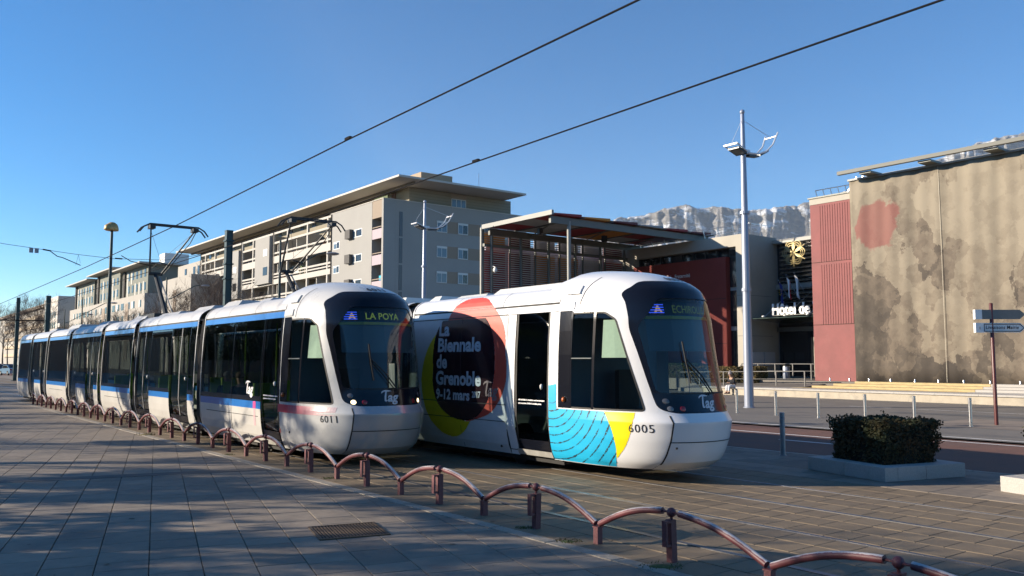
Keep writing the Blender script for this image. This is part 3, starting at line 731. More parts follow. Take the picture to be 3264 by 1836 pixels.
    tail = MB().grid([[f(xl + d, -y * k, z) for y, z in prof] + [f(xl + d, y * k, z) for y, z in reversed(prof[:-1])] for d, k in ((0, 1), (.5, .97), (1.0, .88), (1.4, .7), (1.55, .4), (1.58, .02))])
    part('tail_cab', tail, cfg['tail'], rt, True, 50)
    return rt, mapper, f0, fside, ss, cs
M_silw = mat('paint_silver_white', (.55, .55, .535), .28, var=.06, scale=2.2, coat=.35, stain=((.30, .27, .22), 1.2, .66, .95))
M_silp = mat('paint_silver_panel', (.52, .505, .47), .35, var=.08, scale=1.8, coat=.2, stain=((.26, .23, .19), 1.4, .60, .92))
M_silr = mat('paint_silver_roof', (.50, .49, .47), .38, var=.06, scale=1.5, stain=((.33, .31, .28), 2.0, .58, .9))
M_silb = mat('paint_silver_bumper', (.46, .46, .47), .26, metal=.35, var=.05, scale=2, coat=.3)
M_blue = mat('paint_blue', (.004, .135, .44), .3, var=.05, scale=3, coat=.3)
M_wht = mat('paint_white', (.74, .74, .74), .25, var=.03, scale=2, coat=.35, stain=((.5, .48, .44), 1.1, .70, .98))
M_film = mat('window_film', (.60, .60, .60), .35, var=.05, scale=4)
G_sal = glass('tram_side_glass', (.30, .34, .33), 1.40)
cfgA = dict(nose=13.2, tc=7.65, curve=lambda a: -.0005 * max(0, a - 18) ** 2, num='6011', dest='LA POYA', line='A', dsp=.70, led=.14, lit=True, label='silver and blue articulated tram number 6011 on the near track',
    white=M_silw, roof=M_silr, bumper=M_silb, panel=M_silp, stripe=M_blue, stripes=True, sglass=G_sal, post=M_blk, tail=M_silr, boxm=mat('roof_box_grey', (.42, .42, .41), .5, var=.1),
    boxes={0: [(.75, .98, .12), (.36, .5, .07)], 1: [(.05, .3, .10), (.55, .9, .08)], 2: [(.1, .5, .12)], 3: [(.2, .5, .1)], 4: [(.1, .6, .14)], 5: [(.2, .6, .1)]},
    mods=[(0, 7.5, [('post', 2.64, 2.72), ('door', 2.72, 3.62, 1), ('win', 3.62, 5.33), ('win', 5.33, 7.44)]),
          (7.97, 13.5, [('win', 8.03, 8.50), ('door', 8.50, 10.05), ('win', 10.05, 11.98), ('door', 11.98, 13.44)]),
          (13.97, 17.75, [('win', 14.03, 17.70)]),
          (18.2, 22.85, [('win', 18.26, 18.8), ('door', 18.8, 20.05), ('win', 20.05, 21.6), ('door', 21.6, 22.8)]),
          (23.3, 27.2, [('win', 23.36, 27.15)]),
          (27.6, 30.9, [('door', 27.65, 28.5), ('win', 28.5, 29.9), ('door', 29.9, 30.85)]),
          (31.3, 34.0, [('win', 31.36, 33.95)])])
trA, mapA, fA, fsA, ssA, csA = make_tram(cfgA)
cfgB = dict(nose=8.35, tc=10.55, num='6005', dest='ECHIROLLES', line='A', dsp=.84, led=.04, lit=False, label='white tram number 6005 with colourful exhibition wrap on the far track',
    white=M_wht, roof=M_wht, bumper=M_wht, panel=M_wht, stripe=M_wht, stripes=False, sglass=G_sal, post=M_wht, tail=M_wht, boxm=mat('roof_box_white', (.62, .62, .58), .45, var=.06), wdoor=True,
    boxes={0: [(.08, .50, .10), (.55, .78, .05), (.90, .99, .10)], 1: [(.1, .4, .16), (.5, .9, .1)], 2: [(.1, .9, .1)]},
    mods=[(0, 7.5, [('post', 2.64, 2.86), ('door', 2.86, 3.82, 1), ('post', 3.82, 4.06), ('none', 4.06, 7.44)]),
          (7.97, 13.5, [('win', 8.03, 9.5), ('door', 9.5, 11.0), ('win', 11.0, 13.44)]),
          (13.97, 19.5, [('win', 14.03, 19.4)])])
trB, mapB, fB, fsB, ssB, csB = make_tram(cfgB)
# ------------------------------------------------------------------ printed decoration
def rect(f, fn, x0, x1, z0, z1, off, nx=6, nz=6): return MB().grid([[f(*fn(x0 + (x1 - x0) * i / nx, z0 + (z1 - z0) * j / nz, off)) for j in range(nz + 1)] for i in range(nx + 1)])
def region(f, fn, inside, x0, x1, z0, z1, st, off):
    mb = MB(); nx, nz = int((x1 - x0) / st), int((z1 - z0) / st); idx = {}
    def vid(i, j):
        if (i, j) not in idx: idx[(i, j)] = len(mb.v); mb.v.append(f(*fn(x0 + i * st, z0 + j * st, off)))
        return idx[(i, j)]
    for i in range(nx):
        for j in range(nz):
            if inside(x0 + (i + .5) * st, z0 + (j + .5) * st): mb.f.append((vid(i, j), vid(i + 1, j), vid(i + 1, j + 1), vid(i, j + 1)))
    return mb
def roof_fn(x, z, off):      # side, then over the roof cove
    C_ = [(1.112, 2.90), (1.10, 2.95), (1.06, 3.03), (.99, 3.10), (.89, 3.16)]
    if z <= 2.9: return (x, -(side_y(z) + off), z)
    for (y0, z0), (y1, z1) in zip(C_, C_[1:]):
        if z <= z1 or z1 == 3.16: return (x, -(y0 + (y1 - y0) * (z - z0) / (z1 - z0)) - off, z + off * .5)
def fit_text(s, f, fn, x0, x1, z0, h, off, **k):
    vs, fs = text2d(s, cut=.3, **k); w = max(v[0] for v in vs); w0 = min(v[0] for v in vs); ref = .72
    return MB().add([f(*fn(x0 - (v[0] - w0) / (w - w0) * (x0 - x1), z0 + v[1] / ref * h, off)) for v in vs], fs)
# white tram, first carriage wall
wrap = part('film_wall', rect(fB, lambda x, z, o: (x, -(side_y(z) + o), z), 4.07, 7.44, .22, 2.74, 0, 8, 16), M_film, trB)
part('film_wall', MB().grid([[fB(x, side_y(z), z) for z in (.22, .6, 1.1, 1.6, 2.2, 2.74)] for x in (4.07, 7.44)]), M_film, trB)
sfn = lambda x, z, o: (x, -(side_y(z) + o), z)
wob = lambda x, z, s=1.3, k=.05: k * noise.noise(Vector((x * s, z * s, 2.3)))
red_in = lambda x, z: ((x - 5.2) / 1.16) ** 2 + ((z - 1.95) / 1.19) ** 2 < 1 + wob(x, z, 1.5, .16)
drk_in = lambda x, z: abs((x - 5.52) / 1.08) ** 2.5 + abs((z - 1.83) / 1.07) ** 2.5 < 1 + wob(x, z, 1.2, .14) and z < 2.72
yel_in = lambda x, z: ((x - 5.95) / 1.05) ** 2 + ((z - 1.52) / 1.10) ** 2 < 1 + wob(x, z, 1.0, .16)
part('yellow_print', region(fB, roof_fn, lambda x, z: yel_in(x, z) and not red_in(x, z), 4.2, 7.2, .3, 2.74, .014, .003), mat('print_olive', (.62, .50, .01), .4, var=.05), wrap)
part('red_print', region(fB, roof_fn, lambda x, z: red_in(x, z) and not drk_in(x, z), 3.9, 6.6, .7, 3.15, .014, .004), mat('print_red', (.62, .075, .045), .4, var=.10, scale=3, stain=((.70, .20, .12), 3.5, .60, .75)), wrap)
part('dark_print', region(fB, roof_fn, drk_in, 4.2, 6.9, .6, 2.73, .014, .005), mat('print_maroon_black', (.026, .008, .012), .22, var=.3, scale=2, coat=.3), wrap)
M_ptx = mat('print_text', (.52, .54, .58), .45)
for s_, x0, x1, z0, h in (('La', 6.38, 6.00, 2.41, .27), ('Biennale', 6.40, 4.88, 2.09, .27), ('de', 6.43, 6.04, 1.76, .27), ('Grenoble', 6.44, 4.85, 1.43, .27), ('9-12 mars', 6.42, 5.22, 1.14, .20), ('2017', 5.14, 4.86, 1.20, .12)):
    part('lettering', fit_text(s_, fB, sfn, x0, x1, z0, h, .008, size=1, bold=.035), M_ptx, wrap)
part('panel_gap', rect(fB, sfn, 4.07, 7.44, 1.093, 1.107, .0085, 4, 1), MATS['panel_gap'], wrap)
part('panel_gap', rect(fB, sfn, 4.07, 7.44, .788, .80, .0085, 4, 1), MATS['panel_gap'], wrap)
part('panel_gap', rect(fB, sfn, 4.07, 7.44, 2.735, 2.752, .0085, 4, 1), MATS['panel_gap'], wrap)
part('panel_gap', rect(fB, sfn, 5.55, 5.562, .24, 2.73, .0085, 1, 8), MATS['panel_gap'], wrap)
# faint operator name on the film
def logo_mb(fn, sc):
    mb = text_mb('ag', lambda x, y: fn((x * sc * 1.05 + .33 * sc), y * sc), size=1.0, bold=.03, shear=.2)
    up_ = [(-.13, .72), (-.02, .83), (.1, .875), (.2, .90), (.35, .895), (.5, .88), (.65, .845), (.80, .80)]; dn_ = [(-.12, .62), (0, .72), (.1, .755), (.2, .78), (.35, .775), (.5, .77), (.65, .785), (.79, .795)]
    mb.grid([[fn(x * sc, y * sc) for x, y in up_], [fn(x * sc, y * sc) for x, y in dn_]])
    l_ = [(.08, .02), (.08, .2), (.10, .35), (.15, .55), (.22, .79)]; r2 = [(.24, .05), (.24, .2), (.26, .35), (.30, .55), (.36, .79)]
    mb.grid([[fn(x * sc, y * sc) for x, y in l_], [fn((x + x2) / 2 * sc, (y + y2) / 2 * sc) for (x, y), (x2, y2) in zip(l_, r2)], [fn(x * sc, y * sc) for x, y in r2]])
    mb.grid([[fn(x * sc, y * sc) for x, y in ((.08, .02), (.2, -.02), (.32, .03))], [fn(x * sc, y * sc) for x, y in ((.10, .12), (.22, .09), (.32, .10))]])
    return mb
part('logo', logo_mb(lambda x, y: fB(*sfn(4.72 - x, 1.24 + y, .011)), .32), mat('print_text_dim', (.27, .18, .18), .5), wrap)
# cyan and yellow shapes on the cab flank
cabB = [c for c in trB.children if c.name.startswith('cab_shell')][0]
cy_in = lambda x, z: ((x - 2.55) / 1.16) ** 2 + ((z - .62) / .90) ** 2 < 1 + wob(x, z, 1.4, .10) and x < 2.85 and z > .235 and (z < 1.10 or x > 2.655)
ye_in = lambda x, z: ((x - 2.05) / 1.06) ** 2 + ((z - 1.15) / .98) ** 2 < 1 + wob(x, z, 1.1, .06) and z < 1.10 and not cy_in(x, z) and x < 2.3
ffn = lambda x, z, o: ssB(x, z, -1, o)
part('cyan_print', region(fB, ffn, cy_in, 1.2, 2.86, .23, 1.6, .011, .004), mat('print_cyan', (.012, .40, .66), .38, var=.04), cabB)
part('yellow_print', region(fB, ffn, ye_in, .9, 2.3, .23, 1.12, .011, .004), mat('print_yellow', (.88, .68, .004), .38), cabB)
def arcs_in(x, z):
    if not cy_in(x, z): return False
    d = math.hypot((x - 2.78) * 1.0, (z - 1.38) * 1.15); k = (d - .22) / .155
    if k < 0: return False
    fr_ = abs(k - round(k)); n1 = noise.noise(Vector((x * 9, z * 9, 1))); n2 = noise.noise(Vector((x * 60, z * 60, 5)))
    return fr_ < .055 + .09 * n1 and n2 > -.22
part('black_print', region(fB, ffn, arcs_in, 1.2, 2.86, .23, 1.6, .0075, .007), mat('print_black', (.015, .02, .025), .5), cabB)
part('jack_point', MB().sphere(fB(front_x(-.60, .57) + .004, -.60, .57), .022, 8, 6), MATS['panel_gap'], cabB)
part('step_light', MB().sphere(fB(*sfn(4.3, .34, 0)), .025, 8, 6), MATS['panel_gap'], wrap)
# silver tram: fading crimson stripe, labels, logo on glass
cabA = [c for c in trA.children if c.name.startswith('cab_shell')][0]; n = 16
for i in range(n):
    x0, x1 = 2.70 - (1.92 / n) * i, 2.70 - (1.92 / n) * (i + 1); k = min(1, max(0, (i - 3) / 11)); c0, c1 = (.66, .003, .06), (.56, .42, .43)
    c = tuple(a_ + (b_ - a_) * (k ** .85) for a_, b_ in zip(c0, c1)); part('crimson_band', rect(fA, lambda x, z, o: ssA(x, z, -1, o), x0, x1, .92, 1.07, .004, 2, 2), mat('crimson_%d' % i, c, .35, coat=.2), cabA)
part('label_print', rect(fA, sfn, 3.88, 4.02, .93, 1.07, .004, 1, 1), mat('pink_label', (.70, .05, .22), .4), trA)
part('label_print', rect(fA, sfn, 3.90, 4.0, .58, .92, .004, 1, 2), mat('pink_pale', (.56, .36, .38), .5), trA)
part('panel_gap', rect(fA, sfn, 3.75, 7.0, .765, .778, .004, 3, 1), MATS['panel_gap'], trA)
for x0, x1 in ((14.6, 17.2), (23.9, 26.5)): part('panel_gap', rect(mapA(13.97, 17.75) if x0 < 18 else mapA(23.3, 27.2), sfn, x0, x1, .75, .765, .004, 3, 1), MATS['panel_gap'], trA)
part('panel_gap', rect(fA, sfn, 5.322, 5.338, .24, 1.07, .004, 1, 4), MATS['panel_gap'], trA)
part('logo', logo_mb(lambda x, y: fA(*sfn(4.42 - x, 1.22 + y, .006)), .30), mat('logo_white', (.8, .8, .8), .4), trA)
part('jack_point', MB().sphere(fA(*ssA(2.2, .56, -1, -.004)), .024, 8, 6), MATS['panel_gap'], cabA)
part('service_label', rect(fA, lambda x, z, o: ssA(x, z, -1, o), 2.60, 2.66, .52, .60, .004, 1, 1), mat('label_red', (.45, .15, .13), .5), cabA)
# ------------------------------------------------------------------ pantographs, wires, poles
M_pan = mat('pantograph_steel', (.022, .024, .026), .5, metal=.3)
def panto(tr, ah, tc, zh=6.05):
    P = lambda a_, t_, z_: T(a_, tc + t_, z_)
    pr = part('pantograph_base', MB().tb(ah - .1, ah + 1.5, tc - .5, tc + .5, 3.2, 3.34), M_pan, tr)
    part('lower_arm', MB().tube([P(ah + .5, 0, 3.34), P(ah + 1.9, 0, 4.70)], [.075, .055], 8), M_pan, pr, True)
    part('lower_rod', MB().tube([P(ah + .3, .15, 3.34), P(ah + 1.75, .1, 4.62)], .02, 6), mat('pan_grey', (.25, .25, .25), .5), pr, True)
    part('knee', MB().tube([P(ah + 1.9, -.22, 4.72), P(ah + 1.9, .22, 4.72)], .055, 8), M_pan, pr, True)
    for s in (-1, 1): part('upper_arm', MB().tube([P(ah + 1.9, s * .18, 4.72), P(ah, s * .66, zh - .08)], [.032, .022], 7), M_pan, pr, True)
    part('upper_rod', MB().tube([P(ah + 1.75, .22, 4.72), P(ah + .5, .66, 5.62), P(ah + .05, .70, zh - .12)], .014, 6), M_pan, pr, True)
    part('stay_wire', MB().tube([P(ah + 1.7, -.2, 4.85), P(ah + .2, .6, zh - .2)], .005, 4).tube([P(ah + 1.7, .2, 4.85), P(ah + .2, -.6, zh - .2)], .005, 4), M_pan, pr)
    part('cross_brace', MB().tube([P(ah + 1.5, -.27, 5.0), P(ah + 1.45, 0, 5.06), P(ah + 1.5, .27, 5.0)], .018, 6), M_pan, pr, True)
    for da in (-.14, .14):
        part('collector_strip', MB().tube([P(ah + da, -1.02, zh - .26), P(ah + da, -.9, zh - .10), P(ah + da, -.72, zh - .0), P(ah + da, .72, zh), P(ah + da, .9, zh - .10), P(ah + da, 1.02, zh - .26)], .024, 6), M_pan, pr, True)
    for d in (-.72, .56): part('head_spring', MB().tb(ah - .16, ah + .16, tc + d, tc + d + .16, zh - .14, zh - .03), M_pan, pr)
panto(trA, 27.0, 7.45, 6.05); panto(trB, 23.7, 10.55, 6.12)
M_wire = mat('contact_wire', (.012, .012, .014), .85, spec=.1)
def sway(pts, n=6):
    out = []
    for p, q in zip(pts, pts[1:]):
        for i in range(n): f = i / n; out.append([p[k] + (q[k] - p[k]) * f for k in range(3)])
    return out + [list(pts[-1])]
wA = root('contact_wire', 'black overhead contact wire above the near track, reaching the left horizon', 'overhead wire', T(7.3, 7.65, 6.5), 0)
part('wire', MB().tube([T(*p) for p in sway([(110, 7.4, 5.75), (70, 7.2, 5.72), (39.7, 7.45, 5.92), (27, 7.5, 6.07), (15.5, 7.65, 6.40), (7.3, 7.65, 6.50), (-12, 7.65, 6.7)])], .017, 6), M_wire, wA, True)
part('clamp', MB().tb(15.4, 15.62, 7.62, 7.68, 6.40, 6.45), M_wire, wA)
wB = root('contact_wire', 'black overhead contact wire above the far track, the one further right', 'overhead wire', T(4.9, 10.55, 6.42), 0)
part('wire', MB().tube([T(*p) for p in sway([(110, 10.5, 6.0), (60, 10.5, 6.02), (23.7, 10.55, 6.14), (15.1, 10.55, 6.28), (4.9, 10.55, 6.42), (-12, 10.55, 6.6)])], .017, 6), M_wire, wB, True)
part('clamp', MB().tb(15.0, 15.22, 10.52, 10.58, 6.28, 6.33), M_wire, wB)
M_pole = mat('pole_green', (.012, .038, .036), .45, var=.15, scale=6)
def trolley_pole(a_, t_, h, label, w=.15):
    r = root('overhead_pole', label, 'pole', T(a_, t_, 0), ROT, 'overhead line poles')
    p = lpart('post', MB().box(-w, w, -w, -w + .03, 0, h).box(-w, w, w - .03, w, 0, h).box(-w * .75, w * .75, -w + .03, w - .03, 0, h), M_pole, r)
    lpart('base_plate', MB().box(-.3, .3, -.3, .3, 0, .04), M_pole, r)
    lpart('cap', MB().box(-w - .01, w + .01, -w - .01, w + .01, h, h + .03), M_pole, r)
    for z in (h - .5, h - 1.6, h - 2.3): lpart('collar', MB().box(-w - .05, w + .05, -w - .05, w + .05, z, z + .06), M_pole, r)
    return r
trolley_pole(39.74, 13.5, 8.02, 'thick dark green overhead line pole behind the silver tram', .15)
trolley_pole(88.7, 13.5, 7.9, 'slimmer-looking dark green overhead pole further left, in front of far bare trees', .19)
trolley_pole(39.74, -2.5, 8.0, 'dark green overhead line pole on the plaza outside the left edge', .19)
pz = trolley_pole(93, 11.6, 7.9, 'dark pole at the far left beside the tram tail', .15)
sp = root('span_wire', 'thin cross wire with two small square plates over the tracks at left', 'span wire', T(39.74, 8, 6.3), 0)
pts = [(39.74, 13.5, 7.3), (39.74, 12.0, 6.75), (39.74, 10.7, 6.44), (39.74, 8.5, 6.34), (39.74, 7.0, 6.42), (39.74, 4.4, 6.64), (39.74, 1, 7.1), (39.74, -2.5, 7.5)]
part('wire', MB().tube([T(*p) for p in pts], .010, 5), M_wire, sp)
for t_ in (5.25, 5.45): part('plate', MB().tb(39.72, 39.76, t_, t_ + .15, 6.36, 6.56), mat('plate_grey', (.30, .31, .33), .5), sp)
for t0, t1, t2 in ((6.0, 6.3, 7.2), (8.8, 9.2, 10.3)):
    part('steady_arm', MB().tube([T(39.74, t0, 6.5), T(39.74, t1, 6.28), T(39.74, t1 + .2, 6.24), T(39.74, t2, 5.96 if t0 < 7 else 6.1)], .018, 6), M_wire, sp)
    part('insulator', MB().tube([T(39.74, t0 - .25, 6.53 if t0 < 7 else 6.36), T(39.74, t0 + .05, 6.49 if t0 < 7 else 6.36)], .03, 6), M_wire, sp)
    part('dropper', MB().tube([T(39.74, t1 + .8, 6.40), T(39.74 - .5, t2 - .1, 6.0)], .006, 4).tube([T(39.74, t1 + .8, 6.40), T(39.74 + .5, t2 - .1, 6.0)], .006, 4), M_wire, sp)
sp2 = root('bracket_wire', 'dark horizontal bracket between the two far left overhead poles', 'bracket', T(90, 10, 6), 0)
part('arm', MB().tube([T(88.7, 13.5, 5.6), T(90, 9.0, 5.62), T(91, 4, 5.75), T(91, -2, 5.9)], .05, 6), M_wire, sp2)
# ------------------------------------------------------------------ planters, bollards, signs, lamps
M_leafd = mat('hedge_leaf', (.045, .042, .014), .8, var=.4, scale=5, stain=((.105, .055, .018), 2.0, .44, .60))
M_soil = mat('soil', (.05, .035, .022), .95, var=.4, scale=20)
def hedge_mb(x0, x1, y0, y1, z0, z1, n, seed, size=.035, taper=.04):
    rng = random.Random(seed); mb = MB()
    for _ in range(n):
        k = rng.random(); z = z0 + (z1 - z0) * k
        s = -taper * (1 - k) * 2 + .03 * noise.noise(Vector((k * 3, seed, 1)))
        face = rng.random()
        x, y = rng.uniform(x0 - s, x1 + s), rng.uniform(y0 - s, y1 + s)
        dpt = abs(rng.gauss(0, .05))
        if face < .2: x = x0 - s + dpt
        elif face < .4: x = x1 + s - dpt
        elif face < .6: y = y0 - s + dpt
        elif face < .8: y = y1 + s - dpt
        else: z = z1 - dpt
        c = Vector((x, y, z)) + Vector((rng.gauss(0, .02), rng.gauss(0, .02), rng.gauss(0, .02)))
        c += Vector((noise.noise(c * 3), noise.noise(c * 3 + Vector((9, 0, 0))), 1.4 * noise.noise(c * 2.5 + Vector((0, 9, 0))))) * .05
        a_ = Vector((rng.gauss(0, 1), rng.gauss(0, 1), rng.gauss(0, 1))).normalized(); b_ = a_.orthogonal().normalized(); s2 = size * rng.uniform(.6, 1.3)
        mb.add([c - a_ * s2, c + b_ * s2 * .5, c + a_ * s2, c - b_ * s2 * .5], [(0, 1, 2, 3)])
    return mb
PA = math.atan2(.46, 1.68)           # planters stand slightly turned to the street
def planter(a_, t_, label):
    ux = T(1, 0) * math.cos(PA) + T(0, 1) * math.sin(PA)         # along the left face, away from the front corner
    rz = math.atan2(-ux.y, -ux.x)
    r = root('planter', label, 'planter', T(a_, t_, 0), rz, 'granite planters by the tracks')   # origin at the front corner; -x runs along the left face, +y along the right face
    L_ = 1.74; k = .27; h = .225
    def blk(x0, x1, y0, y1):
        o = lpart('granite_block', MB().box(x0 + .002, x1 - .002, y0 + .002, y1 - .002, 0, h), M_gran, r); bv = o.modifiers.new('bevel', 'BEVEL'); bv.width = .008; bv.segments = 2
    blk(-L_ / 2, 0, 0, k); blk(-L_, -L_ / 2, 0, k); blk(-k, 0, k, L_ / 2); blk(-k, 0, L_ / 2, L_)
    blk(-L_, -L_ + k, k, L_ / 2); blk(-L_, -L_ + k, L_ / 2, L_); blk(-L_ / 2, -k, L_ - k, L_); blk(-L_ + k, -L_ / 2, L_ - k, L_)
    lpart('soil', MB().box(-L_ + k, -k, k, L_ - k, 0, .17), M_soil, r)
    return r, rz
p1, rzp = planter(7.16, 12.84, 'granite planter box holding the clipped square hedge')
p2, _ = planter(3.98, 12.84, 'granite planter corner cut off by the right edge of the picture')
def planter_hedge(p, label, seed, sunny):
    loc = p.location; r = root('box_hedge', label, 'hedge', loc, rzp, 'clipped hedges in planters')
    lpart('foliage', hedge_mb(-1.50, -.22, .22, 1.50, .16, .92, 11000, seed, .030), M_leafd, r)
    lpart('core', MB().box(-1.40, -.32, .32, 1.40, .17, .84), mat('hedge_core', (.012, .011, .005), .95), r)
    for k in range(5): lpart('stem', MB().tube([(-.5 - .2 * k, .35 + .2 * k, .15), (-.5 - .2 * k, .33 + .2 * k, .5)], .02, 5), M_soil, r)
planter_hedge(p1, 'dark clipped square hedge in the granite planter beside the white tram', 5, True)
planter_hedge(p2, 'clipped hedge in the planter just outside the right edge', 6, False)
M_stl = mat('stainless', (.62, .61, .60), .28, metal=1.0, var=.08, scale=10)
M_stld = mat('bollard_grey', (.30, .31, .33), .4, metal=.6, var=.1, scale=10)
def bollard(a_, t_, label, m, z=-.06, h=.86):
    r = root('bollard', label, 'bollard', T(a_, t_, z), 0, 'steel bollards')
    lpart('post', MB().lathe([(.052, 0), (.052, h - .12), (.047, h - .115), (.047, h - .10), (.052, h - .095), (.052, h - .075), (.047, h - .07), (.047, h - .055), (.052, h - .05), (.052, h - .008), (.044, h)], 16), m, r, True, 30)
    lpart('flange', MB().lathe([(.075, 0), (.075, .012), (.055, .014)], 16), m, r)
bl = ['behind the white tram windscreen corner', 'second from the white tram', 'before the red ribbed wall', 'showing just above the left half of the hedge', 'showing just above the right end of the hedge', 'nearest the brown signpost']
for x, lb in zip((20.47, 18.75, 17.03, 15.3, 13.65, 11.95), bl): bollard(x, 26.35, 'bright steel bollard on the forecourt ' + lb, M_stl)
bollard(10.41, 14.83, 'single dark grey bollard in shade between white tram and hedge', M_stld, 0, .86)
# direction sign
M_br = mat('signpost_brown', (.085, .018, .016), .4, var=.1)
sg = root('signpost', 'dark red post with two white direction arrows by the right edge', 'signpost', T(11.77, 27.63, -.06), 0)
lpart('post', MB().lathe([(.055, 0), (.055, 3.72), (.04, 3.74)], 14), M_br, sg, True, 40)
M_sw = mat('sign_white', (.78, .78, .76), .4); M_sg = mat('sign_grey_back', (.20, .185, .165), .5, var=.1); M_sb = mat('sign_navy', (.015, .018, .04), .4)
for z0, back in ((3.24, True), (2.83, False)):
    x0, x1, h = -.52, 1.02, .29
    arrow = [(x0, z0), (x1 - .17, z0), (x1, z0 + h / 2), (x1 - .17, z0 + h), (x0, z0 + h)]
    br = lpart('arrow_board', MB().prism(arrow, lambda x, z: (x, .05, z), lambda x, z: (x, -.05, z)), M_sg if back else M_sw, sg)
    lpart('end_cap', MB().box(x0 - .012, x0 + (.26 if not back else .20), -.062, .062, z0 - .004, z0 + h + .004), M_sw, sg)
    if not back:
        ia = [(x0 + .24, z0 + .025), (x1 - .185, z0 + .025), (x1 - .045, z0 + h / 2), (x1 - .185, z0 + h - .025), (x0 + .24, z0 + h - .025)]
        ib = [(x0 + .262, z0 + .047), (x1 - .195, z0 + .047), (x1 - .075, z0 + h / 2), (x1 - .195, z0 + h - .047), (x0 + .262, z0 + h - .047)]
        mb = MB(); n5 = 5; mb.add([(x, -.066, z) for x, z in ia] + [(x, -.066, z) for x, z in ib], [(i, (i + 1) % 5, 5 + (i + 1) % 5, 5 + i) for i in range(5)])
        lpart('border', mb, M_sb, br)
        vs, fs = text2d('Livraisons Mairie', size=1, shear=.15, spacing=1.08, bold=.012); w = max(v[0] for v in vs)
        lpart('lettering', MB().add([(x0 + .29 + v[0] / w * 1.02, -.066, z0 + .105 + v[1] * .155) for v in vs], fs), M_sb, br)
        lpart('emblem', MB().box(x0 + .09, x0 + .14, -.066, -.063, z0 + .09, z0 + .18), mat('emblem_grey', (.4, .4, .42), .5), br)
# sail-shaped street lamps
M_lamp = mat('lamp_post_grey', (.30, .33, .40), .4, metal=.3, var=.05, scale=4); M_lampl = mat('lamp_white', (.62, .62, .63), .35, metal=.2); M_lampk = mat('lamp_dark', (.02, .022, .026), .35)
def sail_lamp(a_, t_, label):
    r = root('street_lamp', label, 'street lamp', T(a_, t_, -.06), ROT, 'tall sail-shaped street lamps')
    lpart('mast', MB().lathe([(.24, 0), (.24, .03), (.20, .05), (.19, 2), (.165, 5.0), (.15, 7.9), (.14, 7.95), (.12, 10.6), (.10, 11.3), (.085, 12.55), (.06, 12.6)], 16), M_lamp, r, True, 40)
    lpart('ball_cap', MB().sphere((0, 0, 12.66), .11, 12, 8), M_lamp, r, True, 80)
    for z in (8.2, 4.9): lpart('collar', MB().lathe([(.21, z), (.21, z + .12)], 14), M_lamp, r)
    lpart('hub', MB().box(-.16, .16, -.22, .28, 10.82, 11.0), M_lampl, r)
    for s in (-1, 1):
        P = [(s * .16, .15, 10.86), (s * .20, .8, 10.90), (s * .24, 1.3, 11.08), (s * .27, 1.75, 11.45), (s * .30, 2.02, 11.95)]
        if s > 0: P[-1] = (s * .30, 2.10, 12.05)
        lpart('arm', MB().tube(P, .035, 7), M_lampl, r, True)
        lpart('arm', MB().tube([(s * .30, -.12, 10.86), (s * .34, -.85, 11.12)], .035, 6), M_lampl, r, True)
    lpart('arm_rung', MB().tube([(-.29, 1.95, 11.83), (.29, 1.98, 11.86)], .035, 6), M_lampl, r, True)
    lpart('arm_rung', MB().tube([(-.34, -.82, 11.1), (.34, -.82, 11.1)], .05, 6), M_lampl, r, True)
    hd = MB().hexa([(-.28, -.66, 10.93), (.28, -.66, 10.93), (.28, -.1, 10.76), (-.28, -.1, 10.76), (-.28, -.66, 11.02), (.28, -.66, 11.02), (.28, -.1, 10.86), (-.28, -.1, 10.86)])
    o = lpart('lamp_head', hd, M_lampk, r); lpart('lens', MB().add([(-.2, -.58, 10.90), (.2, -.58, 10.90), (.2, -.2, 10.785), (-.2, -.2, 10.785)], [(0, 1, 2, 3)]), mat('lamp_lens', (.12, .15, .14), .15, coat=.5), o)
    for y0, y1, z0, z1 in ((.25, .95, 10.74, 10.80), (1.0, 1.62, 10.84, 11.14)):
        hd = MB().hexa([(-.14, y0, z0), (.14, y0, z0), (.14, y1, z1), (-.14, y1, z1), (-.14, y0, z0 + .10), (.14, y0, z0 + .10), (.14, y1, z1 + .07), (-.14, y1, z1 + .07)]); lpart('lamp_head', hd, M_lampk, r)
    lpart('stay_cable', MB().tube([(0, .05, 12.3), (0, 1.95, 11.86)], .012, 4).tube([(0, -.05, 12.3), (0, -.82, 11.1)], .008, 4), M_lampl, r)
    return r
sail_lamp(22.4, 29.64, 'tall grey sail-armed street lamp in front of the red town hall wall')
sail_lamp(48.45, 29.64, 'sail-armed street lamp further off, in front of the grey apartment end wall')

# ------------------------------------------------------------------ town hall
M_con = mat('concrete_cream', (.40, .37, .31), .8, var=.10, scale=.6, bump=.08, bscale=30, stain=((.38, .35, .30), .5, .58, .9))
M_cong = mat('concrete_grey', (.32, .31, .30), .85, var=.10, scale=.6, stain=((.30, .29, .28), .5, .58, .9))
M_redw = mat('concrete_red', (.24, .036, .026), .75, var=.10, scale=.8, bump=.06, stain=((.24, .05, .04), .5, .55, .85))
M_pink = mat('concrete_pink_red', (.235, .082, .078), .78, var=.14, scale=1.1, bump=.12, stain=((.28, .12, .108), .8, .56, .85))
M_stg = mat('steel_olive_grey', (.13, .135, .12), .5, metal=.2, var=.08, scale=3)
M_stp = mat('steel_pale', (.26, .26, .235), .5, var=.08, scale=2)
G_bld = mat('window_glass_dark', (.018, .024, .028), .06, coat=.0, spec=.8)
M_fr = mat('window_frame_dark', (.05, .052, .05), .5)
hall = root('town_hall', 'town hall block with cream concrete frame, red wall and glazed entrance', 'building', T(42, 50, 0), ROT)
wl = part('concrete_wall', MB().tb(36.4, 37.1, 48, 51.7, .05, 10.68), M_con, hall)
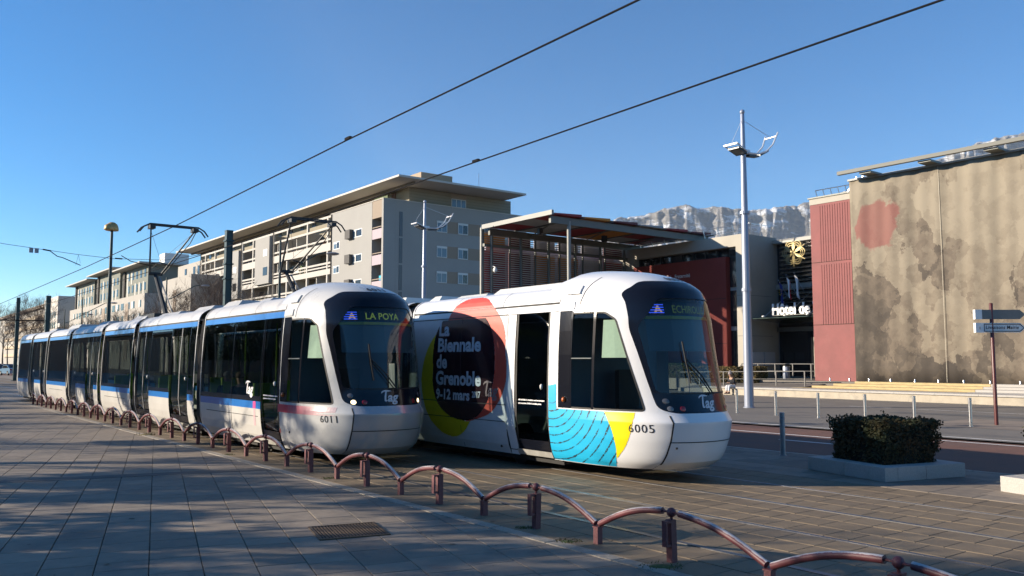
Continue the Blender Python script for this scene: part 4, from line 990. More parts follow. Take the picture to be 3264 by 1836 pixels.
part('concrete_wall', MB().tb(37.1, 37.9, 48.35, 51.7, .05, 9.86), M_cong, hall)
part('concrete_beam', MB().tb(37.1, 49.2, 48, 51.7, 9.86, 10.68), M_con, hall)
part('concrete_wall', MB().tb(46.9, 49.2, 48, 51.7, .05, 9.85), M_con, hall)
part('red_wall', MB().tb(37.92, 46.88, 47.9, 48.4, .05, 9.2), M_redw, hall)
for z in (3.1, 6.25): part('wall_joint', MB().tb(37.91, 46.89, 47.892, 47.9, z, z + .03), mat('joint_dark', (.06, .03, .025), .9), hall)
for z in (3.6, 6.4): part('wall_joint', MB().tb(36.39, 37.1, 47.99, 51.0, z, z + .03), mat('joint_grey', (.2, .19, .17), .9), hall)
part('strip_glazing', MB().tb(37.95, 46.85, 48.6, 48.66, 9.2, 9.86), G_bld, hall)
for i in range(9): part('mullion', MB().tb(38.0 + i * 1.1, 38.06 + i * 1.1, 48.5, 48.68, 9.2, 9.86), M_fr, hall)
for k in range(6): part('blind_slat', MB().tb(40.2, 46.8, 48.75, 48.80, 9.26 + k * .1, 9.30 + k * .1), mat('slat_pale', (.45, .46, .45), .6), hall)
for z0, z1 in ((1.0, 4.0), (4.3, 6.8), (7.05, 9.7)): part('tall_window', MB().tb(37.2, 37.85, 48.28, 48.34, z0, z1), G_bld, hall)
part('roof', MB().tb(36.4, 60, 51.7, 66, 9.9, 10.3), M_cong, hall)
part('rear_wall', MB().tb(36.45, 60, 55, 66, .05, 9.9), M_cong, hall)
vs, fs = text2d('Liberté   Égalité   Fraternité', size=1, bold=.01); w = max(v[0] for v in vs)
part('lettering', MB().add([T(45.3 - v[0] / w * (45.3 - 41.15), 47.885, 8.02 + v[1] * .40) for v in vs], fs), mat('letter_white', (.75, .75, .75), .4), hall)
rl = MB()
for k in range(9): rl.tube([T(36.5 + k * 1.3, 48.8, 10.68), T(36.5 + k * 1.3, 48.5, 11.5)], .03, 5)
for z, d in ((11.45, 48.52), (11.05, 48.66)): rl.tube([T(36.5, d, z), T(47, d, z)], .022, 5)
for k in range(3): rl.tube([T(36.5, 48.8 + k * 1.2, 10.68), T(36.3, 48.7 + k * 1.2, 11.5)], .03, 5)
rl.tube([T(36.35, 48.5, 11.45), T(36.35, 51.4, 11.45)], .022, 5)
part('roof_railing', rl, M_stl, hall)
# recessed entrance
part('glazed_wall', MB().tb(29.0, 36.45, 51.8, 51.9, .8, 10.2), G_bld, hall)
part('entrance_roof', MB().tb(29.0, 36.39, 51.2, 55, 10.2, 10.45), M_stp, hall)
part('entrance_side_wall', MB().tb(36.395, 36.9, 51.71, 55, .05, 10.19), M_cong, hall)
part('lintel', MB().tb(29, 36.38, 51.5, 51.78, 6.95, 7.3), M_stp, hall)
slat = mesh_of('louvre_slat', MB().box(-3.2, 3.2, -.12, .12, -.02, .02)); slat.materials.append(M_stl)
invh = PM[hall.name].inverted()
for k in range(17):
    o = link('louvre_slat', slat, None, hall); o.location = invh @ T(32.6, 51.3, 5.1 + k * .30 + (.3 if k > 6 else 0)); o.rotation_euler = (.5, 0, 0)
part('post', MB().tb(32.2, 32.4, 51.35, 51.5, 4.2, 10.2), M_stg, hall)
part('glass_canopy', MB().hexa([T(29.5, 48.4, 4.75), T(36.3, 48.4, 4.75), T(36.3, 51.7, 4.55), T(29.5, 51.7, 4.55), T(29.5, 48.4, 4.80), T(36.3, 48.4, 4.80), T(36.3, 51.7, 4.60), T(29.5, 51.7, 4.60)]), mat('canopy_glass', (.05, .075, .065), .12, spec=.7), hall)
for a_ in (35.3, 33.6, 31.9):
    part('canopy_rod', MB().tube([T(a_, 48.6, 4.85), T(a_ + .1, 51.6, 6.6)], .03, 6), M_stl, hall)
    part('spotlight', MB().sphere(T(a_, 48.5, 4.90), .10, 10, 6, (1.3, 1, .7)), M_sw, hall, True, 80)
for a0, a1 in ((33.6, 36.0), (29.5, 31.4)): part('door', MB().tb(a0, a1, 51.6, 51.79, .8, 3.9), mat('door_glass', (.012, .014, .016), .08), hall)
for a_ in (31.5, 32.0, 33.4): part('door_post', MB().tb(a_, a_ + .12, 51.55, 51.7, .8, 3.95), M_con, hall)
part('door_head', MB().tb(29.2, 36.3, 51.4, 51.75, 3.95, 4.25), M_stg, hall)
part('notice_case', MB().tb(36.3, 36.398, 48.6, 49.8, 1.55, 2.5), mat('case_pale', (.50, .52, .54), .3), hall)
part('notice_case', MB().tb(36.3, 36.398, 49.9, 51.1, 1.55, 2.5), mat('case_pale', (.50, .52, .54), .3), hall)
lt = MB(); vs, fs = text2d('Hôtel de Ville', size=1, bold=.02); w = max(v[0] for v in vs)
n_ = len(vs)
lt.add([T(34.6 - v[0] / w * 4.5, 48.42, 4.97 + v[1] * 1.06) for v in vs] + [T(34.6 - v[0] / w * 4.5, 48.52, 4.97 + v[1] * 1.06) for v in vs], fs + [tuple(i + n_ for i in reversed(f)) for f in fs])
part('sign_letters', lt, mat('letter_white_sign', (.85, .85, .82), .4, emit=(1, 1, 1), estr=.0), hall)
part('letter_rail', MB().tube([T(34.5, 48.47, 4.92), T(28.5, 48.47, 4.92)], .03, 5), M_stg, hall)
# flags
def flag(a0, z0, z1, cols, label):
    r = root('flag', label, 'flag', T(a0, 49.5, z0), ROT, 'flags over the entrance'); inv_ = PM[r.name].inverted()
    part('flag_pole', MB().tube([T(a0 + .5, 51.3, z1 - .9), T(a0, 49.5, z1 + .15)], .025, 6), M_stl, r)
    n = len(cols)
    for i, c in enumerate(cols):
        P = [[T(a0 - .02 - .30 * (i + u) / n - .12 * v, 49.5 + .10 * math.sin(3 * (i + u) / n + 3 * v), z1 - (z1 - z0) * v - .35 * (i + u) / n) for u in (0, .5, 1)] for v in (0, .25, .5, .75, 1)]
        part('cloth', MB().grid(P), c, r, True, 80)
    return r
fb, fw_, frd = mat('flag_blue', (.01, .02, .14), .8), mat('flag_white', (.7, .7, .68), .8), mat('flag_red', (.42, .01, .015), .8)
e = flag(34.75, 5.95, 7.25, [fb, fb], 'dark blue flag with gold stars hanging over the entrance')
for k in range(7):
    q = 2 * math.pi * k / 7; part('star', MB().sphere(T(34.75 - .17 + .10 * math.cos(q), 49.46, 6.55 + .2 * math.sin(q)), .028, 6, 4), mat('gold', (.7, .5, .03), .6), e)
flag(34.15, 6.3, 7.55, [fw_, fw_, frd], 'white and red flag hanging in the middle of the three')
flag(33.52, 6.3, 7.65, [fw_, mat('flag_mixed', (.45, .42, .42), .8)], 'pale flag hanging nearest the red column')
# golden flower light decoration
fd = root('light_decoration', 'large golden wire flower hung on the louvres above the entrance', 'decoration', T(34.2, 50.6, 8.6), ROT)
Mgold = mat('gold_tube', (.52, .42, .20), .45, metal=.4)
for k in range(6):
    q0 = 2 * math.pi * k / 6
    for s_ in (1.0, .8, .6):
        P = []
        for i in range(17):
            q = 2 * math.pi * i / 16; rr = .62 * s_ * (1 + math.cos(q)) * .62 + .12; ww = .33 * s_ * math.sin(q)
            P.append(T(34.25 + rr * math.cos(q0) - ww * math.sin(q0), 50.6, 9.32 + rr * math.sin(q0) + ww * math.cos(q0)))
        part('petal_loop', MB().tube(P, .02, 5, False), Mgold, fd)
    part('ray', MB().tube([T(34.25, 50.62, 9.32), T(34.25 + 1.0 * math.cos(q0 + .52), 50.62, 9.32 + 1.0 * math.sin(q0 + .52))], .015, 5), Mgold, fd)
part('bracket', MB().tube([T(34.25, 50.6, 9.3), T(34.25, 51.3, 9.3)], .03, 5), M_stg, fd)
# ---- block with the hanging
blk = root('red_concrete_block', 'red ribbed concrete block of the town hall behind the big hanging', 'building', T(20, 46, 0), ROT)
part('wall', MB().tb(-8, 29.88, 46, 60, .3, 11.45), M_pink, blk)
part('parapet', MB().tb(-8, 29.9, 45.97, 60, 11.45, 11.82), M_con, blk)
part('bounce_blocker', MB().tb(29.885, 29.95, 46.35, 60, .3, 11.44), mat('bounce_blocker_dark', (.05, .052, .052), .4), blk)  # unseen dark panel, added to cut red bounce into the entrance recess
part('coping', MB().tb(-8, 29.98, 45.9, 60, 11.82, 11.90), M_stg, blk)
for z in (4.05, 7.85): part('wall_joint', MB().tb(27.0, 29.885, 45.99, 46.0, z, z + .035), mat('joint_dark', (.06, .03, .025), .9), blk)
rib = mesh_of('rib', MB().box(-.035, .035, -.022, .0, 0, 3.6)); rib.materials.append(M_pink); invb = PM[blk.name].inverted()
for k in range(13):
    for z in (4.15, 7.92):
        o = link('rib', rib, None, blk); o.location = invb @ T(27.25 + k * .165, 46.0, z - .05); o.scale = (1, 1, 1 if z < 5 else .96)
part('top_beam', MB().tb(-8, 27.15, 44.6, 44.85, 12.68, 12.88), mat('beam_olive', (.14, .14, .12), .6, var=.06), blk)
for k in range(9): part('beam_bracket', MB().tb(25.2 - k * 3.4, 25.4 - k * 3.4 + .5, 44.85, 46.2, 12.55, 12.66), M_stg, blk)
rl = MB()
for k in range(6): rl.tube([T(27.2 + k * .5, 46.6, 11.9), T(27.3 + k * .5, 46.5, 12.45)], .03, 5)
rl.tube([T(26, 46.5, 12.42), T(29.8, 46.5, 12.42)], .03, 5).tube([T(27.1, 46.3, 11.95), T(26.5, 46.3, 12.75)], .05, 5).tube([T(27.5, 46.3, 11.95), T(26.9, 46.3, 12.75)], .05, 5)
part('roof_railing', rl, M_stl, blk)
# the hanging: a plain sepia cloth, blotched light and dark (a stand-in, no picture)
def hanging_mat():
    m = bpy.data.materials.new('sepia_cloth'); m.use_nodes = True; n = m.node_tree.nodes; l = m.node_tree.links; b = n['Principled BSDF']; b.inputs['Roughness'].default_value = .85
    tc = n.new('ShaderNodeTexCoord'); sp_ = n.new('ShaderNodeSeparateXYZ'); l.new(tc.outputs['Object'], sp_.inputs[0])
    def blot(scale, seed, rough=.55, dist=.6):
        mp = n.new('ShaderNodeMapping'); mp.inputs['Location'].default_value = (seed, seed * 2, seed); l.new(tc.outputs['Object'], mp.inputs[0])
        t = n.new('ShaderNodeTexNoise'); t.inputs['Scale'].default_value = scale; t.inputs['Detail'].default_value = 6; t.inputs['Roughness'].default_value = rough; t.inputs['Distortion'].default_value = dist; l.new(mp.outputs[0], t.inputs[0]); return t.outputs[0]
    def math_(op, a_, b2, c=None):
        q = n.new('ShaderNodeMath'); q.operation = op
        for i, v in enumerate((a_, b2, c)):
            if v is None: continue
            if isinstance(v, (int, float)): q.inputs[i].default_value = v
            else: l.new(v, q.inputs[i])
        return q.outputs[0]
    low = n.new('ShaderNodeMapRange'); low.inputs[1].default_value = 10.5; low.inputs[2].default_value = 1.5; low.inputs[3].default_value = -.20; low.inputs[4].default_value = .08; l.new(sp_.outputs[2], low.inputs[0])
    # broad brush-like patches: distorted cells of three sizes
    def cells(scale, seed, dist, sy=1.0):
        mp = n.new('ShaderNodeMapping'); mp.inputs['Location'].default_value = (seed, 0, seed * 1.7); mp.inputs['Scale'].default_value = (1, .2, sy); l.new(tc.outputs['Object'], mp.inputs[0])
        dn = n.new('ShaderNodeTexNoise'); dn.inputs['Scale'].default_value = scale * 2.2; dn.inputs['Detail'].default_value = 5; dn.inputs['Roughness'].default_value = .6; l.new(mp.outputs[0], dn.inputs[0])
        ad = n.new('ShaderNodeVectorMath'); ad.operation = 'MULTIPLY_ADD'; l.new(dn.outputs['Color'], ad.inputs[0]); ad.inputs[1].default_value = (dist, dist, dist); l.new(mp.outputs[0], ad.inputs[2])
        vo = n.new('ShaderNodeTexVoronoi'); vo.inputs['Scale'].default_value = scale; l.new(ad.outputs[0], vo.inputs[0]); s1 = n.new('ShaderNodeSeparateColor'); l.new(vo.outputs['Color'], s1.inputs[0]); return s1.outputs[0]
    v = math_('ADD', math_('MULTIPLY', cells(.42, 3.3, 2.0, .7), .36), math_('MULTIPLY', cells(1.1, 8.1, 1.0, .8), .22)); v = math_('ADD', v, math_('MULTIPLY', cells(2.6, 1.9, .5), .10)); v = math_('ADD', v, math_('MULTIPLY', blot(3.0, 2.2, .7, .3), .22)); v = math_('ADD', v, low.outputs[0])
    r = n.new('ShaderNodeValToRGB'); e_ = r.color_ramp.elements; e_[0].position = .12; e_[0].color = (.25, .215, .16, 1); e_[1].position = .74; e_[1].color = (.05, .041, .033, 1)
    for p_, c in ((.36, (.19, .16, .118, 1)), (.50, (.125, .10, .075, 1)), (.60, (.08, .065, .05, 1))): q = r.color_ramp.elements.new(p_); q.color = c
    l.new(v, r.inputs[0])
    # a faded red patch near the upper left
    d = n.new('ShaderNodeVectorMath'); d.operation = 'DISTANCE'; d.inputs[1].default_value = (-4.5, 0, 8.9); l.new(tc.outputs['Object'], d.inputs[0])
    k = math_('ADD', d.outputs['Value'], math_('MULTIPLY', blot(.8, 1.3), 2.2)); rm = n.new('ShaderNodeMapRange'); rm.inputs[1].default_value = 2.55; rm.inputs[2].default_value = 2.4; rm.inputs[3].default_value = 0; rm.inputs[4].default_value = .75; l.new(k, rm.inputs[0])
    mx = n.new('ShaderNodeMix'); mx.data_type = 'RGBA'; l.new(rm.outputs[0], mx.inputs[0]); l.new(r.outputs[0], mx.inputs[6]); mx.inputs[7].default_value = (.20, .062, .056, 1)
    l.new(mx.outputs[2], b.inputs['Base Color']); return m
bn = root('banner', 'huge sepia printed cloth with a faded red patch hung over the red block', 'banner', T(21, 45.8, .7), ROT)
inv_ = PM[bn.name].inverted()
P = []; nz = 14
for i in range(141):
    a_ = 27.1 - i * .15; row = []
    for j in range(nz + 1):
        z = .72 + (12.45 - .72) * j / nz; row.append(T(a_, 45.82 - .05 * math.sin(a_ * 2.9) * (1 - .3 * j / nz) - .03 * math.sin(a_ * 7.1 + z * .25), z))
    P.append(row)
o = part('cloth', MB().grid(P), hanging_mat(), bn, True, 80); sl_ = o.modifiers.new('thickness', 'SOLIDIFY'); sl_.thickness = .012
part('top_batten', MB().tb(6.0, 27.15, 45.70, 45.95, 12.45, 12.56), M_stp, bn)
part('bottom_batten', MB().tb(6.0, 27.12, 45.78, 45.86, .66, .72), M_stp, bn)
for a_ in (21.85, 14.0): part('seam', MB().tb(a_, a_ + .018, 45.735, 45.737, .75, 12.4), mat('seam_pale', (.5, .45, .36), .8), bn)
# ---- steps, terrace, low wall
ter = MB().tb(-10, 60, 45.0, 70, -.05, .70); sheet('terrace', ter, M_asphg)
M_wood = mat('step_planks', (.44, .34, .17), .75, var=.2, scale=3, stain=((.28, .22, .12), 2, .5, .8), stretch=(1, 6, 6))
st = root('steps', 'wide tier of yellowish steps below the hanging', 'steps', T(20, 43, 0), ROT)
for k in range(4):
    z0 = .30 + k * .115; t0 = 41.6 + k * .85
    part('step', MB().tb(19.0 - .9 * 0 - k * .0, 28.6 - k * .8, t0, t0 + .87 if k < 3 else 45.02, z0 - .1, z0 + .1), M_wood, st)
for k in range(4):
    z0 = .30 + k * .115; t0 = 41.6 + k * .85
    part('stone_step', MB().tb(-10, 18.98, t0, t0 + .86 if k < 3 else 45.02, z0 - .1, z0 + .102), M_gran, st)
lw = root('retaining_wall', 'long low pale concrete wall with granite coping along the forecourt', 'wall', T(22, 40, 0), ROT)
part('wall', MB().tb(-10, 33.5, 40.0, 41.6, -.06, .31), mat('concrete_pale', (.42, .37, .29), .85, var=.16, scale=1.3, stain=((.26, .24, .20), 1.4, .52, .75)), lw)
for k in range(22): part('coping_slab', MB().tb(-10 + k * 1.98, -10 + k * 1.98 + 1.97, 39.93, 41.62, .31, .395), M_gran, lw)
sheet('ramp', MB().hexa([T(28.6, 41.7, -.05), T(37, 41.7, -.05), T(37, 45, -.05), T(28.6, 45, -.05), T(28.6, 41.7, .32), T(37, 41.7, .18), T(37, 45, .5), T(28.6, 45, .55)]), M_asphg)
for i, a_ in enumerate((28.44, 27.2, 26.0, 24.73, 23.36, 22.1, 20.8, 19.5, 18.1)):
    r = root('floor_spotlight', 'small cylindrical floor spotlight below the hanging, %s from the left' % ('first second third fourth fifth sixth seventh eighth ninth'.split()[i]), 'spotlight', T(a_, 45.3, .70), 0, 'floor spotlights in a row')
    lpart('housing', MB().lathe([(.055, 0), (.055, .20), (.048, .21)], 10), M_stl, r, True, 40); lpart('lens', MB().lathe([(.044, .205), (.044, .214)], 10), M_lampk, r)
# ramp railings
for n_r, (t_, a0, a1, z0, z1, lb) in enumerate(((43.3, 28.8, 38.5, .3, .15, 'steel handrail along the ramp in front of the entrance'), (47.2, 29.6, 36.2, .7, .7, 'steel handrail on the terrace nearer the entrance doors'))):
    r = root('handrail', lb, 'railing', T((a0 + a1) / 2, t_, .3), ROT); n = 5
    for k in range(n + 1):
        f = k / n; a_ = a0 + (a1 - a0) * f; z = z0 + (z1 - z0) * f; part('post', MB().tb(a_ - .03, a_ + .03, t_ - .03, t_ + .03, z, z + 1.0), mat('rail_steel_dull', (.11, .108, .105), .5, metal=.2), r)
    for d in (1.0, .55): part('rail', MB().tube([T(a0, t_, z0 + d), T(a1, t_, z1 + d)], .03 if d == 1 else .018, 6), MATS['rail_steel_dull'], r)
bn2 = root('litter_bin', 'grey slatted litter bin by the entrance doors', 'bin', T(33.9, 48.9, .7), 0)
lpart('body', MB().lathe([(.2, 0), (.23, .05), (.24, .8), (.2, .85)], 14), M_lamp, bn2, True, 40); lpart('rim', MB().lathe([(.25, .8), (.25, .86)], 14), M_stl, bn2)
for (a0, a1, t0, t1, z1, n, sd_, lb) in ((33.2, 38.5, 44.6, 45.9, 1.5, 5000, 2, 'clipped yellow-brown hedge left of the entrance ramp'), (38.9, 44, 45.4, 46.8, 1.7, 3500, 3, 'dark green hedge below the red wall behind the white tram')):
    r = root('hedge', lb, 'hedge', T((a0 + a1) / 2, (t0 + t1) / 2, .4), ROT); hx, hy = (a1 - a0) / 2, (t1 - t0) / 2
    lpart('foliage', hedge_mb(-hx, hx, -hy, hy, .1, z1 - .4, n, sd_, .07, .0), mat('hedge_brown', (.12, .085, .025), .85, var=.5, scale=4) if sd_ == 2 else mat('hedge_green', (.04, .06, .015), .85, var=.4, scale=4), r)
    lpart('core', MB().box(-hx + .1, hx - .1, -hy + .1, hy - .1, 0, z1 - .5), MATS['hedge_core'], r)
# ---- coloured canopy with its louvred screen
part('wing_wall', MB().tb(49.4, 49.7, 35.4, 52, 0, 10.4), mat('render_lilac', (.30, .27, .31), .85, var=.08, scale=.5), hall)
cp = root('steel_canopy', 'tall steel canopy with red, orange and grey roof panels and slatted screen', 'canopy', T(44, 42, 0), ROT)
zc = 11.2
prow = [mat('panel_red', (.26, .012, .014), .55), mat('panel_orange', (.52, .20, .012), .55), mat('panel_maroon', (.11, .012, .014), .55), mat('panel_grey', (.34, .34, .33), .6), mat('panel_red', (0, 0, 0)), mat('panel_maroon', (0, 0, 0))]
rng = random.Random(11)
ti, tw = 34.15, (49.6 - 34.15) / 6
for i in range(6):
    for j in range(3):
        m_ = prow[i] if j == 0 else rng.choice(prow)
        a0 = 40.5 + j * 2.4; t0 = ti + i * tw
        part('roof_panel', MB().hexa([T(a0, t0, zc - .02), T(a0, t0 + tw - .05, zc - .02), T(a0 + 2.35, t0 + tw - .05, zc - .02), T(a0 + 2.35, t0, zc - .02), T(a0, t0, zc + .04), T(a0, t0 + tw - .05, zc + .16), T(a0 + 2.35, t0 + tw - .05, zc + .16), T(a0 + 2.35, t0, zc + .04)]), m_, cp)
part('edge_beam', MB().tb(40.3, 47.9, 33.95, 34.12, zc - .12, zc + .18), M_stp, cp)
for a_ in (40.9, 47.5): part('main_beam', MB().tb(a_ - .1, a_ + .1, 34.3, 49.6, zc - .55, zc - .1), M_stg, cp)
for i in range(7): part('purlin', MB().tb(40.3, 47.9, ti + i * tw - .06, ti + i * tw + .04, zc - .10, zc - .03), M_stg, cp)
for i in range(3): part('brace', MB().tube([T(41, 35 + i * 5, zc - .3), T(47.4, 38 + i * 5, zc - .3)], .04, 5), M_stg, cp)
for t_ in (34.6, 37.2, 39.8, 42.4, 45.0, 47.6): part('column', MB().tube([T(47.6, t_, 0), T(47.6, t_, zc - .3)], .11, 10), M_stg, cp, True)
for t_, a_ in ((34.5, 39.9), ): part('column', MB().tube([T(a_ + 1, t_ + 1.4, 0), T(a_ + 1, t_ + 1.4, zc - .3)], .13, 10), M_stp, cp, True)
part('screen_beam', MB().tb(47.62, 47.85, 34.0, 48.3, 9.85, 10.05), M_stg, cp); part('screen_beam', MB().tb(47.62, 47.85, 34.0, 48.3, 6.0, 6.2), M_stg, cp)
part('screen_post', MB().tb(47.95, 48.1, 33.95, 34.1, 0, zc), M_stp, cp)
for i in range(7): part('screen_post', MB().tb(47.92, 48.02, 34.1 + i * 2.34, 34.2 + i * 2.34, 0, zc - .15), M_stg, cp)
sme = mesh_of('screen_slat', MB().box(-.03, .03, -7.1, 7.1, -.032, .032)); sme.materials.append(mat('slat_grey', (.42, .42, .40), .55)); invc = PM[cp.name].inverted()
for k in range(31):
    o = link('screen_slat', sme, None, cp); o.location = invc @ T(48.05, 41.15, 6.35 + k * .155); o.rotation_euler = (0, .2, 0)
pan = [[1, 2, 3, 3, 3, 5], [0, 5, 1, 1, 3, 0], [0, 3, 0, 3, 2, 3]]
for r_ in range(2):
    for i in range(6):
        z0, z1 = ((10.05, 10.95), (6.4, 9.7))[r_]
        part('colour_panel', MB().tb(48.3, 48.36, 34.3 + i * 2.34, 36.3 + i * 2.34, z0, z1), prow[pan[r_][i]] if pan[r_][i] != 3 else mat('panel_lilac', (.46, .43, .47), .7), cp)
part('camera', MB().sphere(T(47.3, 34.7, 8.2), .16, 10, 6, (1, 1, 1.2)).tube([T(47.6, 34.6, 8.5), T(47.3, 34.7, 8.4)], .04, 5), M_sw, cp, True, 80)
for t_ in (36, 42): part('speaker', MB().tb(44, 44.3, t_, t_ + .3, zc - .75, zc - .3), M_lampk, cp)
# ------------------------------------------------------------------ apartment houses
M_be = mat('render_beige', (.365, .34, .30), .85, var=.07, scale=.35, stain=((.40, .37, .32), .25, .6, .9))
M_ge = mat('render_grey_beige', (.31, .30, .28), .85, var=.06, scale=.3, stain=((.33, .315, .30), .22, .6, .9))
M_kh = mat('panel_khaki', (.25, .22, .16), .8, var=.06, scale=.5)
M_wb = mat('balcony_white', (.46, .435, .39), .8, var=.06, scale=.4)
M_rs = mat('roof_slab', (.50, .465, .41), .7, var=.05, scale=.3)
M_br2 = mat('panel_brown', (.28, .22, .165), .8, var=.06)
M_li = mat('parapet_lilac', (.42, .34, .37), .8)
M_dk = mat('recess_dark', (.05, .045, .04), .9); M_wf = mat('window_white', (.62, .62, .60), .5)
M_gl = mat('pane_sky_tint', (.10, .14, .18), .12, spec=.6); M_gd = mat('pane_dark', (.018, .017, .018), .15, spec=.6)  # blue pane: reflected sky is painted into its base colour
b1 = root('apartment_building', 'long beige apartment house with wide overhanging flat roof and white balconies', 'building', T(100, 52, 0), ROT)
part('wall', MB().tb(84.1, 97.6, 47.6, 66.6, 0, 20.25), M_ge, b1)
part('wall', MB().tb(86.8, 97.6, 46, 47.59, 0, 20.25), M_ge, b1)
part('wall', MB().tb(84.1, 84.5, 46, 47.59, 0, 20.25), M_ge, b1)
part('wall_cap', MB().tb(84.5, 86.8, 46.02, 47.59, 18.2, 20.24), M_br2, b1)
part('coping', MB().tb(84.05, 97.7, 45.95, 66.7, 20.25, 20.33), M_rs, b1)
for f in (16.3, 13.3, 10.3, 7.3):
    lg = part('loggia_parapet', MB().tb(84.52, 86.78, 46.03, 46.2, f - .5, f + .62), M_li, b1)
    part('loggia_rail', MB().tb(84.52, 86.78, 46.05, 46.15, f + .8, f + .9), M_br2, lg); part('loggia_floor', MB().tb(84.52, 86.78, 46.2, 47.58, f - .25, f), M_li, lg)
    part('loggia_door', MB().tb(85.0, 86.2, 47.52, 47.585, f, f + 2.1), M_dk, lg)
part('laundry', MB().tb(85.3, 85.9, 46.5, 46.6, 10.9, 11.6), mat('cloth_cyan', (.05, .42, .6), .8), b1)
for k, f in enumerate((17.15, 14.15, 11.15, 8.15)):     # small facade windows with a shading box at the side
    for a0, a1, dz in ((89.2, 92.6, 0), (95.1, 96.8, -.9)):
        w_ = part('window', MB().tb(a0, a1, 45.985, 46.02, f - .6 + dz, f + .35 + dz), M_wf, b1); part('pane', MB().tb(a0 + .15, a0 + (a1 - a0) * .45, 45.97, 45.984, f - .5 + dz, f + .25 + dz), M_gd, w_)
        part('pane', MB().tb(a0 + (a1 - a0) * .52, a1 - .12, 45.97, 45.984, f - .5 + dz, f + .1 + dz), M_gl, w_)
        if dz == 0: part('shade_box', MB().tb(a1 - 1.1, a1 + .2, 45.5, 45.98, f - .65, f + .42), mat('shade_box_dark', (.09, .085, .08), .8), w_)
for z0, z1 in ((16.1, 18.95), (13.0, 15.9), (9.9, 12.8), (6.8, 9.7)): part('slit_window', MB().tb(84.06, 84.11, 48.05, 48.47, z0, z1), mat('slit_glass', (.07, .075, .085), .3), b1)
for zt in (18.4, 15.4, 12.4, 9.4):
    part('panel_strip', MB().tb(84.08, 84.12, 54.45, 61.9, zt - 1.35, zt + .05), M_br2, b1)
    for i, t0 in enumerate((53.1, 56.1, 59.35, 62.0)):
        w_ = part('window', MB().tb(84.0, 84.1, t0, t0 + 1.42, zt - 1.35, zt), M_wf, b1); op = (i + int(zt)) % 3
        part('pane', MB().tb(83.985, 84.0, t0 + .08, t0 + .62, zt - 1.26, zt - .25), M_gl, w_); part('pane', MB().tb(83.985, 84.0, t0 + .70, t0 + 1.34, zt - 1.26, zt - .25), M_gd if op else M_gl, w_)
        part('shutter_box', MB().tb(83.975, 83.998, t0, t0 + 1.42, zt - .22, zt), M_wf, w_)
# recessed balcony front
part('wall', MB().tb(97.6, 150, 48.4, 64, 0, 20.2), M_kh, b1)
part('wall', MB().tb(149.5, 163.5, 46.2, 64, 0, 19.4), M_be, b1)
for f in (16.3, 13.3, 10.3, 7.3, 4.3):
    part('balcony_slab', MB().tb(97.62, 149.4, 46.3, 48.38, f - .3, f - .05), M_wb, b1)
    part('balcony_parapet', MB().tb(97.62, 149.4, 46.05, 46.3, f - .55, f + (.45 if f > 14 else .15)), M_wb, b1)
    part('balcony_rail', MB().tb(97.62, 149.4, 46.08, 46.24, f + .78, f + 1.02), M_wb, b1)
    if f < 14: part('balcony_rail', MB().tb(97.62, 149.4, 46.1, 46.22, f + .38, f + .56), M_wb, b1)
for z in (18.55, 19.95): part('frame_bar', MB().tb(97.62, 149.4, 46.08, 46.3, z, z + .28), M_wb, b1)
for a_ in (98.6, 104.8, 111.5, 116.5, 124.5, 129, 136, 142, 147): part('balcony_post', MB().tb(a_, a_ + .35, 46.06, 46.32, 2, 20.2), M_wb, b1)
rng = random.Random(5)
a_ = 99.5
while a_ < 147:
    for f in (16.3, 13.3, 10.3, 7.3, 4.3):
        if rng.random() < .85:
            ww = rng.choice((1.2, 1.8, 2.4)); w_ = part('window', MB().tb(a_, a_ + ww, 48.33, 48.39, f + (.0 if ww > 1.5 else .7), f + 2.15), M_gd, b1)
            if rng.random() < .4: part('shutter', MB().tb(a_, a_ + ww, 48.28, 48.325, f + rng.uniform(.9, 1.6), f + 2.15), M_wf, w_)
        if rng.random() < .5: part('partition', MB().tb(a_ + 2.9, a_ + 3.05, 46.35, 48.35, f, f + 2.6), M_wb, b1)
    a_ += 3.3
for a0, a1, z0, z1 in ((117, 122.5, 13, 19.8), (129.6, 135.6, 11.5, 19.0), (140, 143, 4, 16.2)):
    bk = part('bay', MB().tb(a0, a1, 45.6, 48.3, z0, z1), M_ge, b1); part('bay_window', MB().tb(a0 + .6, a0 + 2.2, 45.56, 45.59, z0 + 1.2, z0 + 2.4), M_gd, bk); part('bay_window', MB().tb(a0 + .6, a0 + 2.2, 45.56, 45.59, z0 + 4.0, z0 + 5.0), M_wf, bk)
for k in range(46):      # things kept on the balconies
    a_ = rng.uniform(98, 148); f = rng.choice((16.3, 13.3, 10.3, 7.3)); ww = rng.uniform(.3, 1.1); hh = rng.uniform(.5, 1.5)
    part('balcony_clutter', MB().tb(a_, a_ + ww, 46.5, 46.9, f, f + hh), mat('clutter_%d' % (k % 5), ((.30, .12, .07), (.10, .16, .07), (.32, .31, .30), (.07, .10, .18), (.22, .18, .11))[k % 5], .8), b1)
for a_ in (97.4, 116.4, 129.2, 149.2): part('downpipe', MB().tube([T(a_, 45.93, 0), T(a_, 45.93, 20.2)], .07, 5), M_dk, b1)
lowb = part('side_wing', MB().tb(139.5, 156, 41.5, 46.1, 0, 15.9), M_be, b1)
part('wing_window', MB().tb(147.5, 149.3, 41.45, 41.49, 9.5, 13.8), M_br2, lowb)
for a0 in (150.5, 153, 158): 
    for z in (11, 14, 17): part('window', MB().tb(a0, a0 + 1.1, 46.13, 46.19, z, z + 1.6), M_gd, b1)
